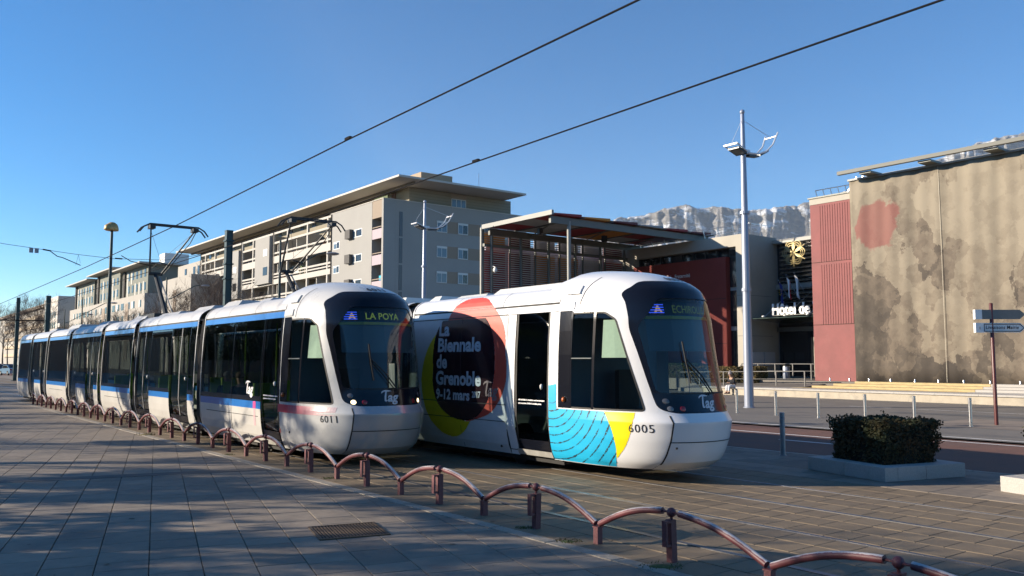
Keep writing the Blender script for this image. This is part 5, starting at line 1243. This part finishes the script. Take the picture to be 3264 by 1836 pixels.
# set-back top storey
part('top_storey', MB().tb(84.9, 162, 49.8, 64.7, 20.2, 22.15), M_kh, b1)
for z in (20.65, 21.0, 21.35, 21.7): part('panel_joint', MB().tb(84.88, 84.9, 49.8, 64.7, z, z + .03), mat('joint_khaki', (.16, .13, .08), .9), b1)
w_ = part('window', MB().tb(84.80, 84.9, 55.65, 57.75, 20.4, 21.45), M_wf, b1)
for k in range(3): part('pane', MB().tb(84.785, 84.8, 55.72 + k * .68, 56.30 + k * .68, 20.48, 21.38), M_gl, w_)
part('panel_strip', MB().tb(84.87, 84.9, 55.6, 57.9, 21.46, 22.1), M_br2, b1)
for k in range(17): part('window', MB().tb(90 + k * 4.1, 91.2 + k * 4.1, 49.74, 49.79, 20.5, 21.9), M_gd, b1)
part('terrace_door', MB().tb(88, 89, 49.74, 49.79, 20.3, 21.9), mat('door_brown', (.12, .04, .02), .7), b1)
part('terrace_screen', MB().tb(87.2, 90.4, 48.2, 48.25, 20.3, 21.4), mat('screen_green', (.10, .13, .06), .8), b1)
part('roof', MB().tb(80.7, 164.5, 46.0, 63.9, 22.2, 22.42), M_rs, b1)
part('soffit_beam', MB().tb(82, 164, 48.6, 48.9, 21.95, 22.19), mat('soffit_dark', (.16, .14, .11), .8), b1)
for a0, a1, t0, t1, z in ((84.6, 90.5, 51.2, 55.6, 24.1), (112, 116.5, 50, 54, 24.0), (126.5, 131, 50, 54, 23.9), (146, 152, 50, 55, 24.0)):
    part('roof_house', MB().tb(a0, a1, t0, t1, 22.42, z), mat('roofhouse_tan', (.34, .26, .18), .8, var=.06), b1)
part('antenna', MB().tube([T(86, 60.5, 22.4), T(86, 60.5, 25.4)], .04, 4), M_lampl, b1)
# second house: dark green upper storeys over a beige base, three stepped roofs
M_gn = mat('cladding_green_grey', (.16, .17, .145), .8, var=.06, scale=.4); M_gr2 = mat('cladding_grey_blue', (.20, .215, .23), .8)
b2 = root('apartment_building', 'stepped apartment house with dark green upper storeys over a pale base, further left', 'building', T(222, 52, 0), ROT)
part('base_wall', MB().tb(186, 266, 46, 62, 0, 16.0), M_be, b2)
for a0, a1, zt in ((187, 209, 22.2), (211.5, 236, 23.2), (239, 264, 22.6)):
    up = part('upper_wall', MB().tb(a0, a1, 46.8, 62, 16.0, zt), M_gn, b2); part('roof', MB().tb(a0 - 1.5, a1 + 2, 44.6, 63, zt, zt + .3), mat('roof_edge_grey', (.40, .38, .34), .7), b2)
    a_ = a0 + 1.5
    while a_ < a1 - 2:
        for z in (16.6, 19.4):
            w_ = part('window', MB().tb(a_, a_ + 1.3, 46.72, 46.79, z + .3, z + 1.9), M_gd, up)
            if rng.random() < .6: part('cream_panel', MB().tb(a_ + 1.35, a_ + 2.4, 46.74, 46.79, z - .6, z + 2.2), M_wb, up)
        a_ += 3.4
    part('recess', MB().tb(a1 - 3.2, a1 - 1.6, 46.5, 46.78, 16.0, zt - .2), M_dk, up)
a_ = 188.5
while a_ < 264:
    for z in (4, 7.2, 10.4, 13.2):
        ww = rng.choice((1.6, 2.4)); w_ = part('window', MB().tb(a_, a_ + ww, 45.94, 45.99, z, z + 1.5), M_gd, b2)
        if rng.random() < .5: part('shutter', MB().tb(a_ + ww * .5, a_ + ww, 45.9, 45.935, z, z + 1.5), M_wf, w_)
    a_ += rng.choice((4.2, 5.4))
for a_ in (199, 222, 247): part('stair_recess', MB().tb(a_, a_ + 3, 45.9, 45.985, 2, 14.5), M_br2, b2)
part('roof_plant', MB().tb(187, 191, 50, 55, 22.5, 24.8), M_wf, b2)
b3 = root('apartment_building', 'low-looking beige apartment house at the far left behind bare trees', 'building', T(320, 52, 0), ROT)
part('wall', MB().tb(284, 420, 46, 62, 0, 19.0), M_be, b3); part('roof', MB().tb(300, 425, 45, 62, 19.0, 20.0), M_br2, b3)
part('white_block', MB().tb(276, 300, 44.5, 62, 0, 20.8), mat('render_pale', (.56, .52, .46), .8), b3)
for k in range(5): part('balcony_band', MB().tb(300, 400, 45.4, 45.9, 3.4 + k * 3.1, 4.5 + k * 3.1), mat('band_tan', (.50, .40, .28), .8), b3)
for k in range(6):
    for z in (5, 8.2, 11.4, 14.5): part('window', MB().tb(279 + k * 3.4, 280.6 + k * 3.4, 44.4, 44.49, z, z + 1.8), M_gd, b3)
for k in range(4): part('corner_balcony', MB().tb(272.5, 275.9, 44.6, 47.5, 2 + k * 3.2, 3.1 + k * 3.2), M_wb, b3)
b4 = root('apartment_building', 'brown brick apartment row added unseen behind the viewpoint to darken the tram window reflections', 'building', T(30, -50, 0), ROT)  # unseen row, added so the tram windows mirror something dark
part('wall', MB().tb(-60, 420, -64, -50, 0, 17.5), mat('brick_brown', (.17, .12, .09), .9, var=.15, scale=.4), b4); part('roof', MB().tb(-61, 421, -65, -49, 17.5, 18), M_rs, b4)
for k in range(48):
    for z in (1.2, 4.4, 7.6, 10.8, 14): part('window', MB().tb(-58 + k * 4.1, -56 + k * 4.1, -49.99, -49.93, z, z + 1.7), M_gd, b4)
# ------------------------------------------------------------------ other street lamps
def arm_lamp(a_, t_, h, label, s=1.0):
    r = root('street_lamp', label, 'street lamp', T(a_, t_, -.05), ROT, 'road lamps with one arm')
    lpart('mast', MB().lathe([(.13 * s, 0), (.11 * s, h * .5), (.075 * s, h - .2), (.07 * s, h)], 10), M_pole, r, True)
    lpart('arm', MB().tube([(0, 0, h * .78), (.5 * s, -.4 * s, h * .80), (2.2 * s, -2.0 * s, h * .93), (2.6 * s, -2.4 * s, h * .94)], .05 * s, 6), M_pole, r, True)
    lpart('lamp_head', MB().sphere((3.0 * s, -2.8 * s, h * .935), .55 * s, 10, 6, (.9, .9, .22)), M_stld, r, True, 80)
    return r
for (px, Y, h, s, lb) in ((888, 62, 10.8, 1.0, 'dark one-armed road lamp in front of the white balconies'), (527, 92, 11, 1.0, 'one-armed road lamp behind the first pantograph'), (260, 120, 11, 1., 'one-armed road lamp left of the golden lamp'), (205, 150, 11, 1., 'small one-armed road lamp furthest left')):
    x = (px - 1632) / 2700 * Y; a_, t_ = x * UX + Y * UY, x * WX + Y * WY
    r = arm_lamp(a_, t_, h, lb, s); r.rotation_euler = (0, 0, ROT + R(130))
gl_ = root('golden_lamp', 'slender dark pole with a golden mushroom-shaped lamp top', 'street lamp', T(64, 13.5, 0), ROT)
lpart('mast', MB().lathe([(.16, 0), (.15, 4), (.11, 8), (.09, 11.1)], 12), M_pole, gl_, True)
lpart('dome', MB().lathe([(.42, 11.02), (.44, 11.05), (.42, 11.25), (.33, 11.48), (.17, 11.60), (.02, 11.63)], 16), mat('golden', (.46, .30, .11), .45, metal=.3), gl_, True, 60)
lpart('dome', MB().lathe([(.30, 11.0), (.32, 11.05), (.29, 11.25), (.2, 11.38), (.02, 11.44)], 14, (.42, -.3, 0)), MATS['golden'], gl_, True, 60)
# ------------------------------------------------------------------ trees
M_bark = mat('bark', (.13, .10, .075), .95, var=.3, scale=8); M_twig = mat('twig', (.115, .085, .066), .95)
def tree_meshes(seed, H, lean=.0, levels=5, spread=.55, twig=.012, nchild=(3, 4), trunk_r=.16, crown_from=.28, twigs=1):
    rng = random.Random(seed); trunk = MB(); br = MB()
    def grow(p, d, L_, r, lv):
        n = 3; pts = [p]; rs = [r]; q = p; dd = d
        for i in range(n):
            dd = (dd + Vector((rng.gauss(0, .10), rng.gauss(0, .10), .06))).normalized(); q = q + dd * L_ / n; pts.append(q); rs.append(r * (1 - .16 * (i + 1)))
        br.tube(pts, rs, 5 if lv < 2 else 3, False)
        if lv >= levels: return
        for k in range(rng.randint(*nchild)):
            f = rng.uniform(.35, 1); i = min(n - 1, int(f * n)); s = pts[i] + (pts[i + 1] - pts[i]) * (f * n - i)
            o = dd.orthogonal().normalized(); o.rotate(Matrix.Rotation(rng.uniform(0, 6.28), 3, dd)); nd = (dd * (1 - spread * rng.uniform(.6, 1.1)) + o * spread * rng.uniform(.7, 1.25) + Vector((0, 0, .18))).normalized()
            grow(s, nd, L_ * rng.uniform(.58, .80), max(twig, r * rng.uniform(.42, .6)), lv + 1)
    P = [Vector((0, 0, 0))]; d = Vector((lean, 0, 1)).normalized(); Rr = [trunk_r * 1.25]
    for i in range(6): d = (d + Vector((rng.gauss(0, .03), rng.gauss(0, .03), .05))).normalized(); P.append(P[-1] + d * H * .55 / 6); Rr.append(trunk_r * (1 - .09 * i))
    trunk.tube(P, Rr, 9)
    for i in range(2, 7):
        for k in range(2 if i < 6 else 4):
            if P[i].z < H * crown_from: continue
            q = rng.uniform(0, 6.28); up = .55 + .12 * i; grow(P[i], Vector((math.cos(q), math.sin(q), up)).normalized(), H * rng.uniform(.20, .30), Rr[i] * .55, 1)
    return trunk, br
TM = []
for s in range(3):
    tk, br = tree_meshes(40 + s, 12, .02 * s, 5, .5, .011)
    m0 = mesh_of('trunk', tk, True, True, None, 60); m0.materials.append(M_bark); m1 = mesh_of('branches', br, False, False); m1.materials.append(M_twig); TM.append((m0, m1))
def bare_tree(x, y, k, s, rz, label, grp='bare street trees'):
    r = root('bare_tree', label, 'tree', (x, y, -.1), rz, grp)
    a_ = link('trunk', TM[k][0], None, r); b_ = link('crown', TM[k][1], None, r)
    for o in (a_, b_): o.scale = (s, s, s)
    return r
spots = [(545, 118, 1.0, 'bare tree before the beige side wing left of the balconies'), (640, 112, 1.12, 'bare tree just left of the thick green pole'), (745, 108, 1.05, 'bare tree just right of the thick green pole'), (800, 106, .9, 'small bare tree below the road lamp head'), (590, 132, 1.0, 'bare tree behind, between side wing and balconies'),
         (430, 170, 1.05, 'bare tree below the dark green house corner'), (385, 180, 1.0, 'bare tree right of the golden lamp pole'), (320, 195, 1.05, 'bare tree left of the golden lamp pole'), (275, 205, 1.0, 'bare tree before the far stepped house'), (235, 215, .95, 'bare tree by the far house gap'),
         (150, 130, .8, 'bare tree beside the far left overhead pole'), (95, 128, .98, 'tall bare tree at the far left behind the tram tail'), (55, 140, .9, 'bare tree second from the left edge'), (15, 150, .9, 'bare tree at the left edge'), (-40, 135, .95, 'bare tree just beyond the left edge'), (110, 210, 1.1, 'distant bare tree behind the far left ones'), (30, 230, 1.1, 'most distant bare tree at the left edge')]
for i, (px, Y, s, lb) in enumerate(spots): bare_tree((px - 1632) / 2700 * Y, Y, i % 3, s, i * 1.7, lb)
# plane trees on the plaza, out of the picture to the left: they throw the dappled shade
M_leaf = mat('evergreen_leaf', (.045, .06, .02), .8, var=.35, scale=3)
def shade_tree(x, y, H, rad, zc, nl, seed, label, nc):
    r = root('plaza_tree', label, 'tree', (x, y, -.02), seed * 1.3, 'trees along the plaza beyond the left edge'); rng = random.Random(seed)
    tk, br = tree_meshes(seed, H, 0, 3, .55, .02, (3, 3), .17); lpart('trunk', tk, M_bark, r, True); link('branches', mesh_of('branches', br, False, False), M_twig, r)
    mb = MB(); clumps = []
    for _ in range(nc):
        q = rng.uniform(0, 6.28); d = rad * math.sqrt(rng.random()); clumps.append((Vector((d * math.cos(q), d * math.sin(q), zc + rng.uniform(-.55, .6) * rad * .8)), rng.uniform(.28, .68)))
    for _ in range(nl):
        c, s = rng.choice(clumps); p = c + Vector((rng.gauss(0, s * .5), rng.gauss(0, s * .5), rng.gauss(0, s * .38)))
        a_ = Vector((rng.gauss(0, 1), rng.gauss(0, 1), rng.gauss(0, 1))).normalized(); b_ = a_.orthogonal().normalized(); z = rng.uniform(.06, .13)
        mb.add([p - a_ * z, p + b_ * z * .6, p + a_ * z, p - b_ * z * .6], [(0, 1, 2, 3)])
    lpart('crown', mb, M_leaf, r)
SH = [(-13, 6.0, 7.5, 2.6, 4.6, 17, 3400), (-15, 9.0, 6.5, 2.1, 3.7, 13, 2600), (-17, 11.6, 6.5, 1.8, 3.6, 9, 1700), (-14, 2.4, 7.5, 2.6, 4.8, 16, 3200), (-20, 7.4, 9, 2.3, 6.0, 10, 1800), (-19.5, 4.4, 9, 2.4, 6.0, 10, 1800),
      (-23, 13.0, 8, 1.7, 5.2, 9, 1800), (-25, 15.6, 10, 1.9, 7.0, 6, 700), (-20, 19.4, 7, 1.5, 4.4, 10, 2200), (-24, 25.6, 9, 2.1, 5.6, 12, 2600), (-30, 31, 10, 2.5, 6.6, 14, 3000)]
nm = 'first second third fourth fifth sixth seventh eighth ninth tenth eleventh'.split()
for i, (x, y, H, rad, zc, nc, nl) in enumerate(SH): shade_tree(x, y, H, rad, zc, nl, 70 + i, 'leafy plaza tree beyond the left edge, %s of its group' % nm[i], nc)
# a leafy double row down the left side of the boulevard, mirrored in the tram windows
def row_tree_meshes(seed):
    rng = random.Random(seed); tk, br = tree_meshes(seed, 13, 0, 3, .55, .03, (3, 3), .22); mb = MB()
    cl = [(Vector((rng.uniform(-3, 3), rng.uniform(-3, 3), rng.uniform(4.5, 12))), rng.uniform(.5, 1.2)) for _ in range(30)]
    for _ in range(4200):
        c, s = rng.choice(cl); p = c + Vector((rng.gauss(0, s * .5), rng.gauss(0, s * .5), rng.gauss(0, s * .45))); a_ = Vector((rng.gauss(0, 1), rng.gauss(0, 1), rng.gauss(0, 1))).normalized(); b_ = a_.orthogonal().normalized(); z = rng.uniform(.10, .2)
        mb.add([p - a_ * z, p + b_ * z * .6, p + a_ * z, p - b_ * z * .6], [(0, 1, 2, 3)])
    out = []
    for nm_, m_, mt_ in (('trunk', tk, M_bark), ('branches', br, M_twig), ('crown', mb, M_leaf)): me = mesh_of(nm_, m_, nm_ == 'trunk', nm_ == 'trunk'); me.materials.append(mt_); out.append(me)
    return out
RT = [row_tree_meshes(301), row_tree_meshes(302)]; k = 0
for t_, a0, n_ in ((-19, 64, 5), (-27, 44, 11), (-36, 40, 12)):
    for i in range(n_):
        a_ = a0 + i * 8.5; r = root('boulevard_tree', 'leafy boulevard tree beyond the left edge, %s of the %s row' % ('first second third fourth fifth sixth seventh eighth ninth tenth eleventh twelfth'.split()[i], {-19: 'near', -27: 'middle', -36: 'far'}[t_]), 'tree', T(a_, t_, -.1), k * 1.9, 'boulevard trees beyond the left edge'); k += 1
        for me in RT[k % 2]: link(me.name.split('.')[0], me, None, r)
# ------------------------------------------------------------------ parked cars far left
def car(x, y, rz, col, label):
    r = root('parked_car', label, 'car', (x, y, -.1), rz, 'cars parked at the far left')
    pr = [(-2.1, .28), (2.1, .28), (2.12, .62), (1.9, .82), (1.0, .92), (.45, 1.38), (-.9, 1.44), (-1.75, 1.0), (-2.1, .92)]
    cp_ = mat('car_paint_' + label.split()[0], col, .25, coat=.6)
    b = lpart('body', MB().prism(pr, lambda x, z: (x, -.84, z), lambda x, z: (x, .84, z)), cp_, r)
    lpart('windscreen', MB().add([(.98, -.7, .95), (.98, .7, .95), (.50, .62, 1.34), (.50, -.62, 1.34)], [(0, 1, 2, 3)]), M_gd, r).location = (.012, 0, .012)
    lpart('rear_window', MB().add([(-1.7, -.68, 1.06), (-1.7, .68, 1.06), (-.98, .62, 1.41), (-.98, -.62, 1.41)], [(0, 1, 2, 3)]), M_gd, r).location = (-.012, 0, .014)
    for s in (-1, 1):
        lpart('side_window', MB().add([(.85, s * .848, .97), (.42, s * .848, 1.32), (-.85, s * .848, 1.37), (-1.5, s * .848, 1.02)], [(0, 1, 2, 3)]), M_gd, r)
        for x_ in (-1.3, 1.32):
            t_ = lpart('wheel', MB().lathe([(.12, -.1), (.31, -.1), (.32, 0), (.31, .1), (.12, .1)], 14), M_black, r); t_.rotation_euler = (R(90), 0, 0); t_.location = (x_, s * .78, .32)
            h_ = lpart('rim', MB().lathe([(.02, -.105), (.19, -.105), (.19, .105), (.02, .105)], 10), M_stl, t_)
        lpart('headlight', MB().box(2.02, 2.11, s * .7 - .14, s * .7 + .14, .62, .76), M_wf, r); lpart('tail_light', MB().box(-2.12, -2.05, s * .7 - .12, s * .7 + .12, .72, .9), MATS['lamp_red'], r)
for px, Y, off, col, lb in ((12, 128, 0, (.03, .05, .10), 'dark blue car parked at the left edge'), (42, 118, .3, (.16, .28, .40), 'pale blue car parked next to the tram tail'), (30, 150, 0, (.35, .36, .37), 'silver car parked behind the dark blue one'), (0, 165, 0, (.6, .6, .6), 'white car parked furthest back at the left edge')):
    car((px - 1632) / 2700 * Y, Y, R(127 + off * 40) , col, lb)
# ------------------------------------------------------------------ people
def skinned(name, pts, edges, m, parent, sub=2):
    me = bpy.data.meshes.new(name); me.from_pydata([p[:3] for p in pts], edges, []); me.materials.append(m)
    o = bpy.data.objects.new(name, me); COL.objects.link(o); o.parent = parent
    o.modifiers.new('skin', 'SKIN')
    if not me.skin_vertices: me.attributes  # layer is made with the modifier
    for i, p in enumerate(pts): me.skin_vertices[0].data[i].radius = (p[3], p[3] if len(p) < 5 else p[4])
    me.skin_vertices[0].data[0].use_root = True
    sb = o.modifiers.new('sub', 'SUBSURF'); sb.levels = sub; sb.render_levels = sub
    return o
def sitter(label, loc, rz, coat, trs, hatc, group=None, hat=True):
    r = root('person', label, 'person', loc, rz, group)
    skin = mat('skin', (.48, .29, .20), .55)
    sk = [(0, 0, .06, .13), (.04, 0, .22, .13), (.12, 0, .38, .14), (.18, 0, .50, .10), (.22, 0, .57, .05), (.25, 0, .66, .085), (.28, 0, .75, .09),
          (.10, .10, .05, .08), (.44, .10, .06, .062), (.45, .10, -.28, .042), (.56, .10, -.33, .035), (.10, -.10, .05, .08), (.44, -.10, .06, .062), (.46, -.10, -.28, .042), (.57, -.10, -.33, .035),
          (.16, .17, .47, .055), (.20, .22, .24, .042), (.40, .07, .24, .032), (.47, .03, .25, .026), (.16, -.17, .47, .055), (.20, -.22, .24, .042), (.40, -.07, .24, .032), (.47, -.03, .25, .026)]
    ed = [(0, 1), (1, 2), (2, 3), (3, 4), (4, 5), (5, 6), (0, 7), (7, 8), (8, 9), (9, 10), (0, 11), (11, 12), (12, 13), (13, 14), (3, 15), (15, 16), (16, 17), (17, 18), (3, 19), (19, 20), (20, 21), (21, 22)]
    skinned('body', sk, ed, skin, r)
    skinned('trousers', [(0, 0, .05, .15), (.10, .10, .05, .10), (.44, .10, .06, .082), (.45, .10, -.24, .062), (.10, -.10, .05, .10), (.44, -.10, .06, .082), (.46, -.10, -.24, .062)], [(0, 1), (1, 2), (2, 3), (0, 4), (4, 5), (5, 6)], trs, r)
    skinned('jacket', [(.0, 0, .06, .17), (.04, 0, .22, .165), (.12, 0, .38, .175), (.18, 0, .50, .13), (.16, .18, .47, .085), (.20, .24, .24, .068), (.38, .08, .24, .05), (.16, -.18, .47, .085), (.20, -.24, .24, .068), (.38, -.08, .24, .05)],
            [(0, 1), (1, 2), (2, 3), (3, 4), (4, 5), (5, 6), (3, 7), (7, 8), (8, 9)], coat, r)
    for s in (-1, 1):
        lpart('shoe', MB().hexa([(.40, s * .10 - .045, -.39), (.64, s * .10 - .04, -.39), (.64, s * .10 + .04, -.39), (.40, s * .10 + .045, -.39), (.41, s * .10 - .04, -.27), (.60, s * .10 - .03, -.34), (.60, s * .10 + .03, -.34), (.41, s * .10 + .04, -.27)]), mat('shoe_brown', (.06, .025, .015), .6), r)
        lpart('eye', MB().sphere((.355, s * .03, .71), .010, 6, 4), M_black, r)
    lpart('nose', MB().hexa([(.34, -.012, .67), (.385, -.01, .675), (.385, .01, .675), (.34, .012, .67), (.34, -.008, .71), (.355, -.006, .71), (.355, .006, .71), (.34, .008, .71)]), skin, r)
    lpart('mouth', MB().box(.345, .358, -.022, .022, .643, .65), mat('lips', (.35, .13, .11), .6), r)
    if hat:
        lpart('hat', MB().lathe([(.118, 0), (.122, .03), (.115, .09), (.08, .15), (.02, .175)], 12, (.26, 0, .73)).sphere((.25, 0, .93), .045, 8, 6), hatc, r, True, 70)
        lpart('fur_hood', MB().sphere((.13, 0, .60), .13, 10, 7, (.8, 1.1, .7)), mat('fur_brown', (.22, .14, .07), .95, var=.4, scale=40, bump=.6), r, True, 80)
    else: lpart('hair', MB().sphere((.255, 0, .765), .108, 12, 8, (1, .95, .85)), hatc, r, True, 80)
    return r
pa = sitter('person in dark jacket, white trousers and grey bobble hat sitting on the low wall', T(31.35, 40.12, .395), math.atan2(-.35, -.94), mat('jacket_dark', (.012, .013, .018), .8), mat('trousers_white', (.62, .63, .66), .8), mat('hat_grey', (.24, .21, .21), .9, var=.3, scale=50))
pa.rotation_euler = (0, 0, R(205))
sitter('passenger in dark coat seated inside the silver tram first carriage', T(13.2 + 5.9, 7.65 - .72, .80), math.atan2(UY, UX), mat('coat_black', (.015, .015, .016), .9), mat('trousers_dark', (.02, .022, .03), .9), mat('hair_brown', (.10, .06, .03), .8), 'passengers', False)
sitter('passenger with grey hair seated near the joint of the silver tram first carriage', T(13.2 + 6.75, 7.65 - .72, .80), math.atan2(UY, UX), mat('coat_grey', (.05, .05, .055), .9), mat('trousers_dark', (.02, .022, .03), .9), mat('hair_grey', (.30, .28, .26), .8), 'passengers', False)
# ------------------------------------------------------------------ mountains
def rock_mat():
    m = bpy.data.materials.new('mountain_rock'); m.use_nodes = True; n = m.node_tree.nodes; l = m.node_tree.links; b = n['Principled BSDF']; b.inputs['Roughness'].default_value = .95; b.inputs['Specular IOR Level'].default_value = .1
    tc = n.new('ShaderNodeTexCoord')
    def nz(scale, st=(1, 1, 1), det=8, rough=.65):
        mp = n.new('ShaderNodeMapping'); mp.inputs['Scale'].default_value = st; l.new(tc.outputs['Object'], mp.inputs[0]); t = n.new('ShaderNodeTexNoise'); t.inputs['Scale'].default_value = scale; t.inputs['Detail'].default_value = det; t.inputs['Roughness'].default_value = rough; l.new(mp.outputs[0], t.inputs[0]); return t.outputs[0]
    r = n.new('ShaderNodeValToRGB'); e = r.color_ramp.elements; e[0].position = .32; e[0].color = (.24, .24, .24, 1); e[1].position = .70; e[1].color = (.44, .40, .345, 1); q = e.new(.5); q.color = (.32, .31, .295, 1)
    l.new(nz(.02, (1, 1, 3.5), 10, .75), r.inputs[0])
    sn = nz(.0075, (1, 1, 2.4), 9, .72)         # snow lying on broken ledges
    mr = n.new('ShaderNodeMapRange'); mr.inputs[1].default_value = .51; mr.inputs[2].default_value = .56; l.new(sn, mr.inputs[0])
    bp = n.new('ShaderNodeBump'); bp.inputs['Strength'].default_value = 1.0; bp.inputs['Distance'].default_value = 26.0
    b1_ = n.new('ShaderNodeMath'); b1_.operation = 'ADD'; l.new(nz(.028, (1, 1, .45), 8, .7), b1_.inputs[0]); l.new(nz(.012, (.35, 1, 4.5), 6, .6), b1_.inputs[1]); l.new(b1_.outputs[0], bp.inputs['Height']); l.new(bp.outputs[0], b.inputs['Normal'])
    mx = n.new('ShaderNodeMix'); mx.data_type = 'RGBA'; l.new(mr.outputs[0], mx.inputs[0]); l.new(r.outputs[0], mx.inputs[6]); mx.inputs[7].default_value = (.70, .72, .75, 1); l.new(mx.outputs[2], b.inputs['Base Color'])
    return m
def ridge(pts, x):
    if x <= pts[0][0]: return pts[0][1]
    for p, q in zip(pts, pts[1:]):
        if x <= q[0]: return p[1] + (q[1] - p[1]) * (x - p[0]) / (q[0] - p[0])
    return pts[-1][1]
D0 = 4200.0
rp = [(1000, 1120), (1500, 930), (1780, 780), (1975, 694), (2060, 684), (2110, 668), (2150, 660), (2192, 648), (2230, 664), (2300, 657), (2380, 668), (2450, 664), (2540, 652), (2600, 640), (2700, 610), (2850, 575), (2980, 520), (3060, 478), (3150, 448), (3264, 420), (3450, 395), (3700, 420), (4200, 520), (5200, 800)]
rows = []; nx, ny = 760, 64
def fb(x, y, z, o): return sum(noise.noise(Vector((x * 2 ** k, y * 2 ** k, z + k * 7))) / 1.7 ** k for k in range(o))
for j in range(ny + 1):
    v = j / ny; row = []
    for i in range(nx + 1):
        px = 1260 + 2640 * i / nx; x0 = (px - 1632) / 2700
        top = (1150 - ridge(rp, px)) / 2700 * D0 + 1.9
        prof = v ** .9 * .62 if v < .55 else .362 + (v - .55) / .45 * .638      # talus slope, then the cliff
        Y = D0 - (1500 * (1 - v / .55) ** 1.0 + 260 if v < .55 else 260 * (1 - v) / .45)
        z = top * prof; e = min(1, v * 4)
        rg = 1 - abs(fb(x0 * 22, v * .8, 3, 4)); f2 = fb(x0 * 60, v * 9, 5, 4); st = fb(x0 * 5, v * 34, 9, 3)
        Y += (-rg * 60 - f2 * 8 - st * 12) * e * (1 if v < 1 else .5)
        z += f2 * 3 * e * (v < .97) + fb(x0 * 90, 0, 0, 5) * 9 * (v > .93)
        row.append(Vector((x0 * Y, Y, z)))
    rows.append(row)
rows.append([Vector((p.x, p.y + 900, p.z * .7)) for p in rows[-1]])
mt = link('mountains', mesh_of('mountains', MB().grid(rows), True, True), rock_mat()); mt['kind'] = 'structure'
for p in mt.data.polygons: pass

# ------------------------------------------------------------------ thin winter haze
hz = MB().box(-700, 4200, -90, 5400, -2, 1180)
hv = bpy.data.materials.new('haze'); hv.use_nodes = True; n = hv.node_tree.nodes; n.remove(n['Principled BSDF'])
pv = n.new('ShaderNodeVolumePrincipled'); pv.inputs['Color'].default_value = (.80, .88, 1, 1); pv.inputs['Density'].default_value = 4.2e-5; pv.inputs['Anisotropy'].default_value = .1
hv.node_tree.links.new(pv.outputs[0], n['Material Output'].inputs['Volume'])
hzo = link('haze', mesh_of('haze', hz), hv); hzo['kind'] = 'stuff'
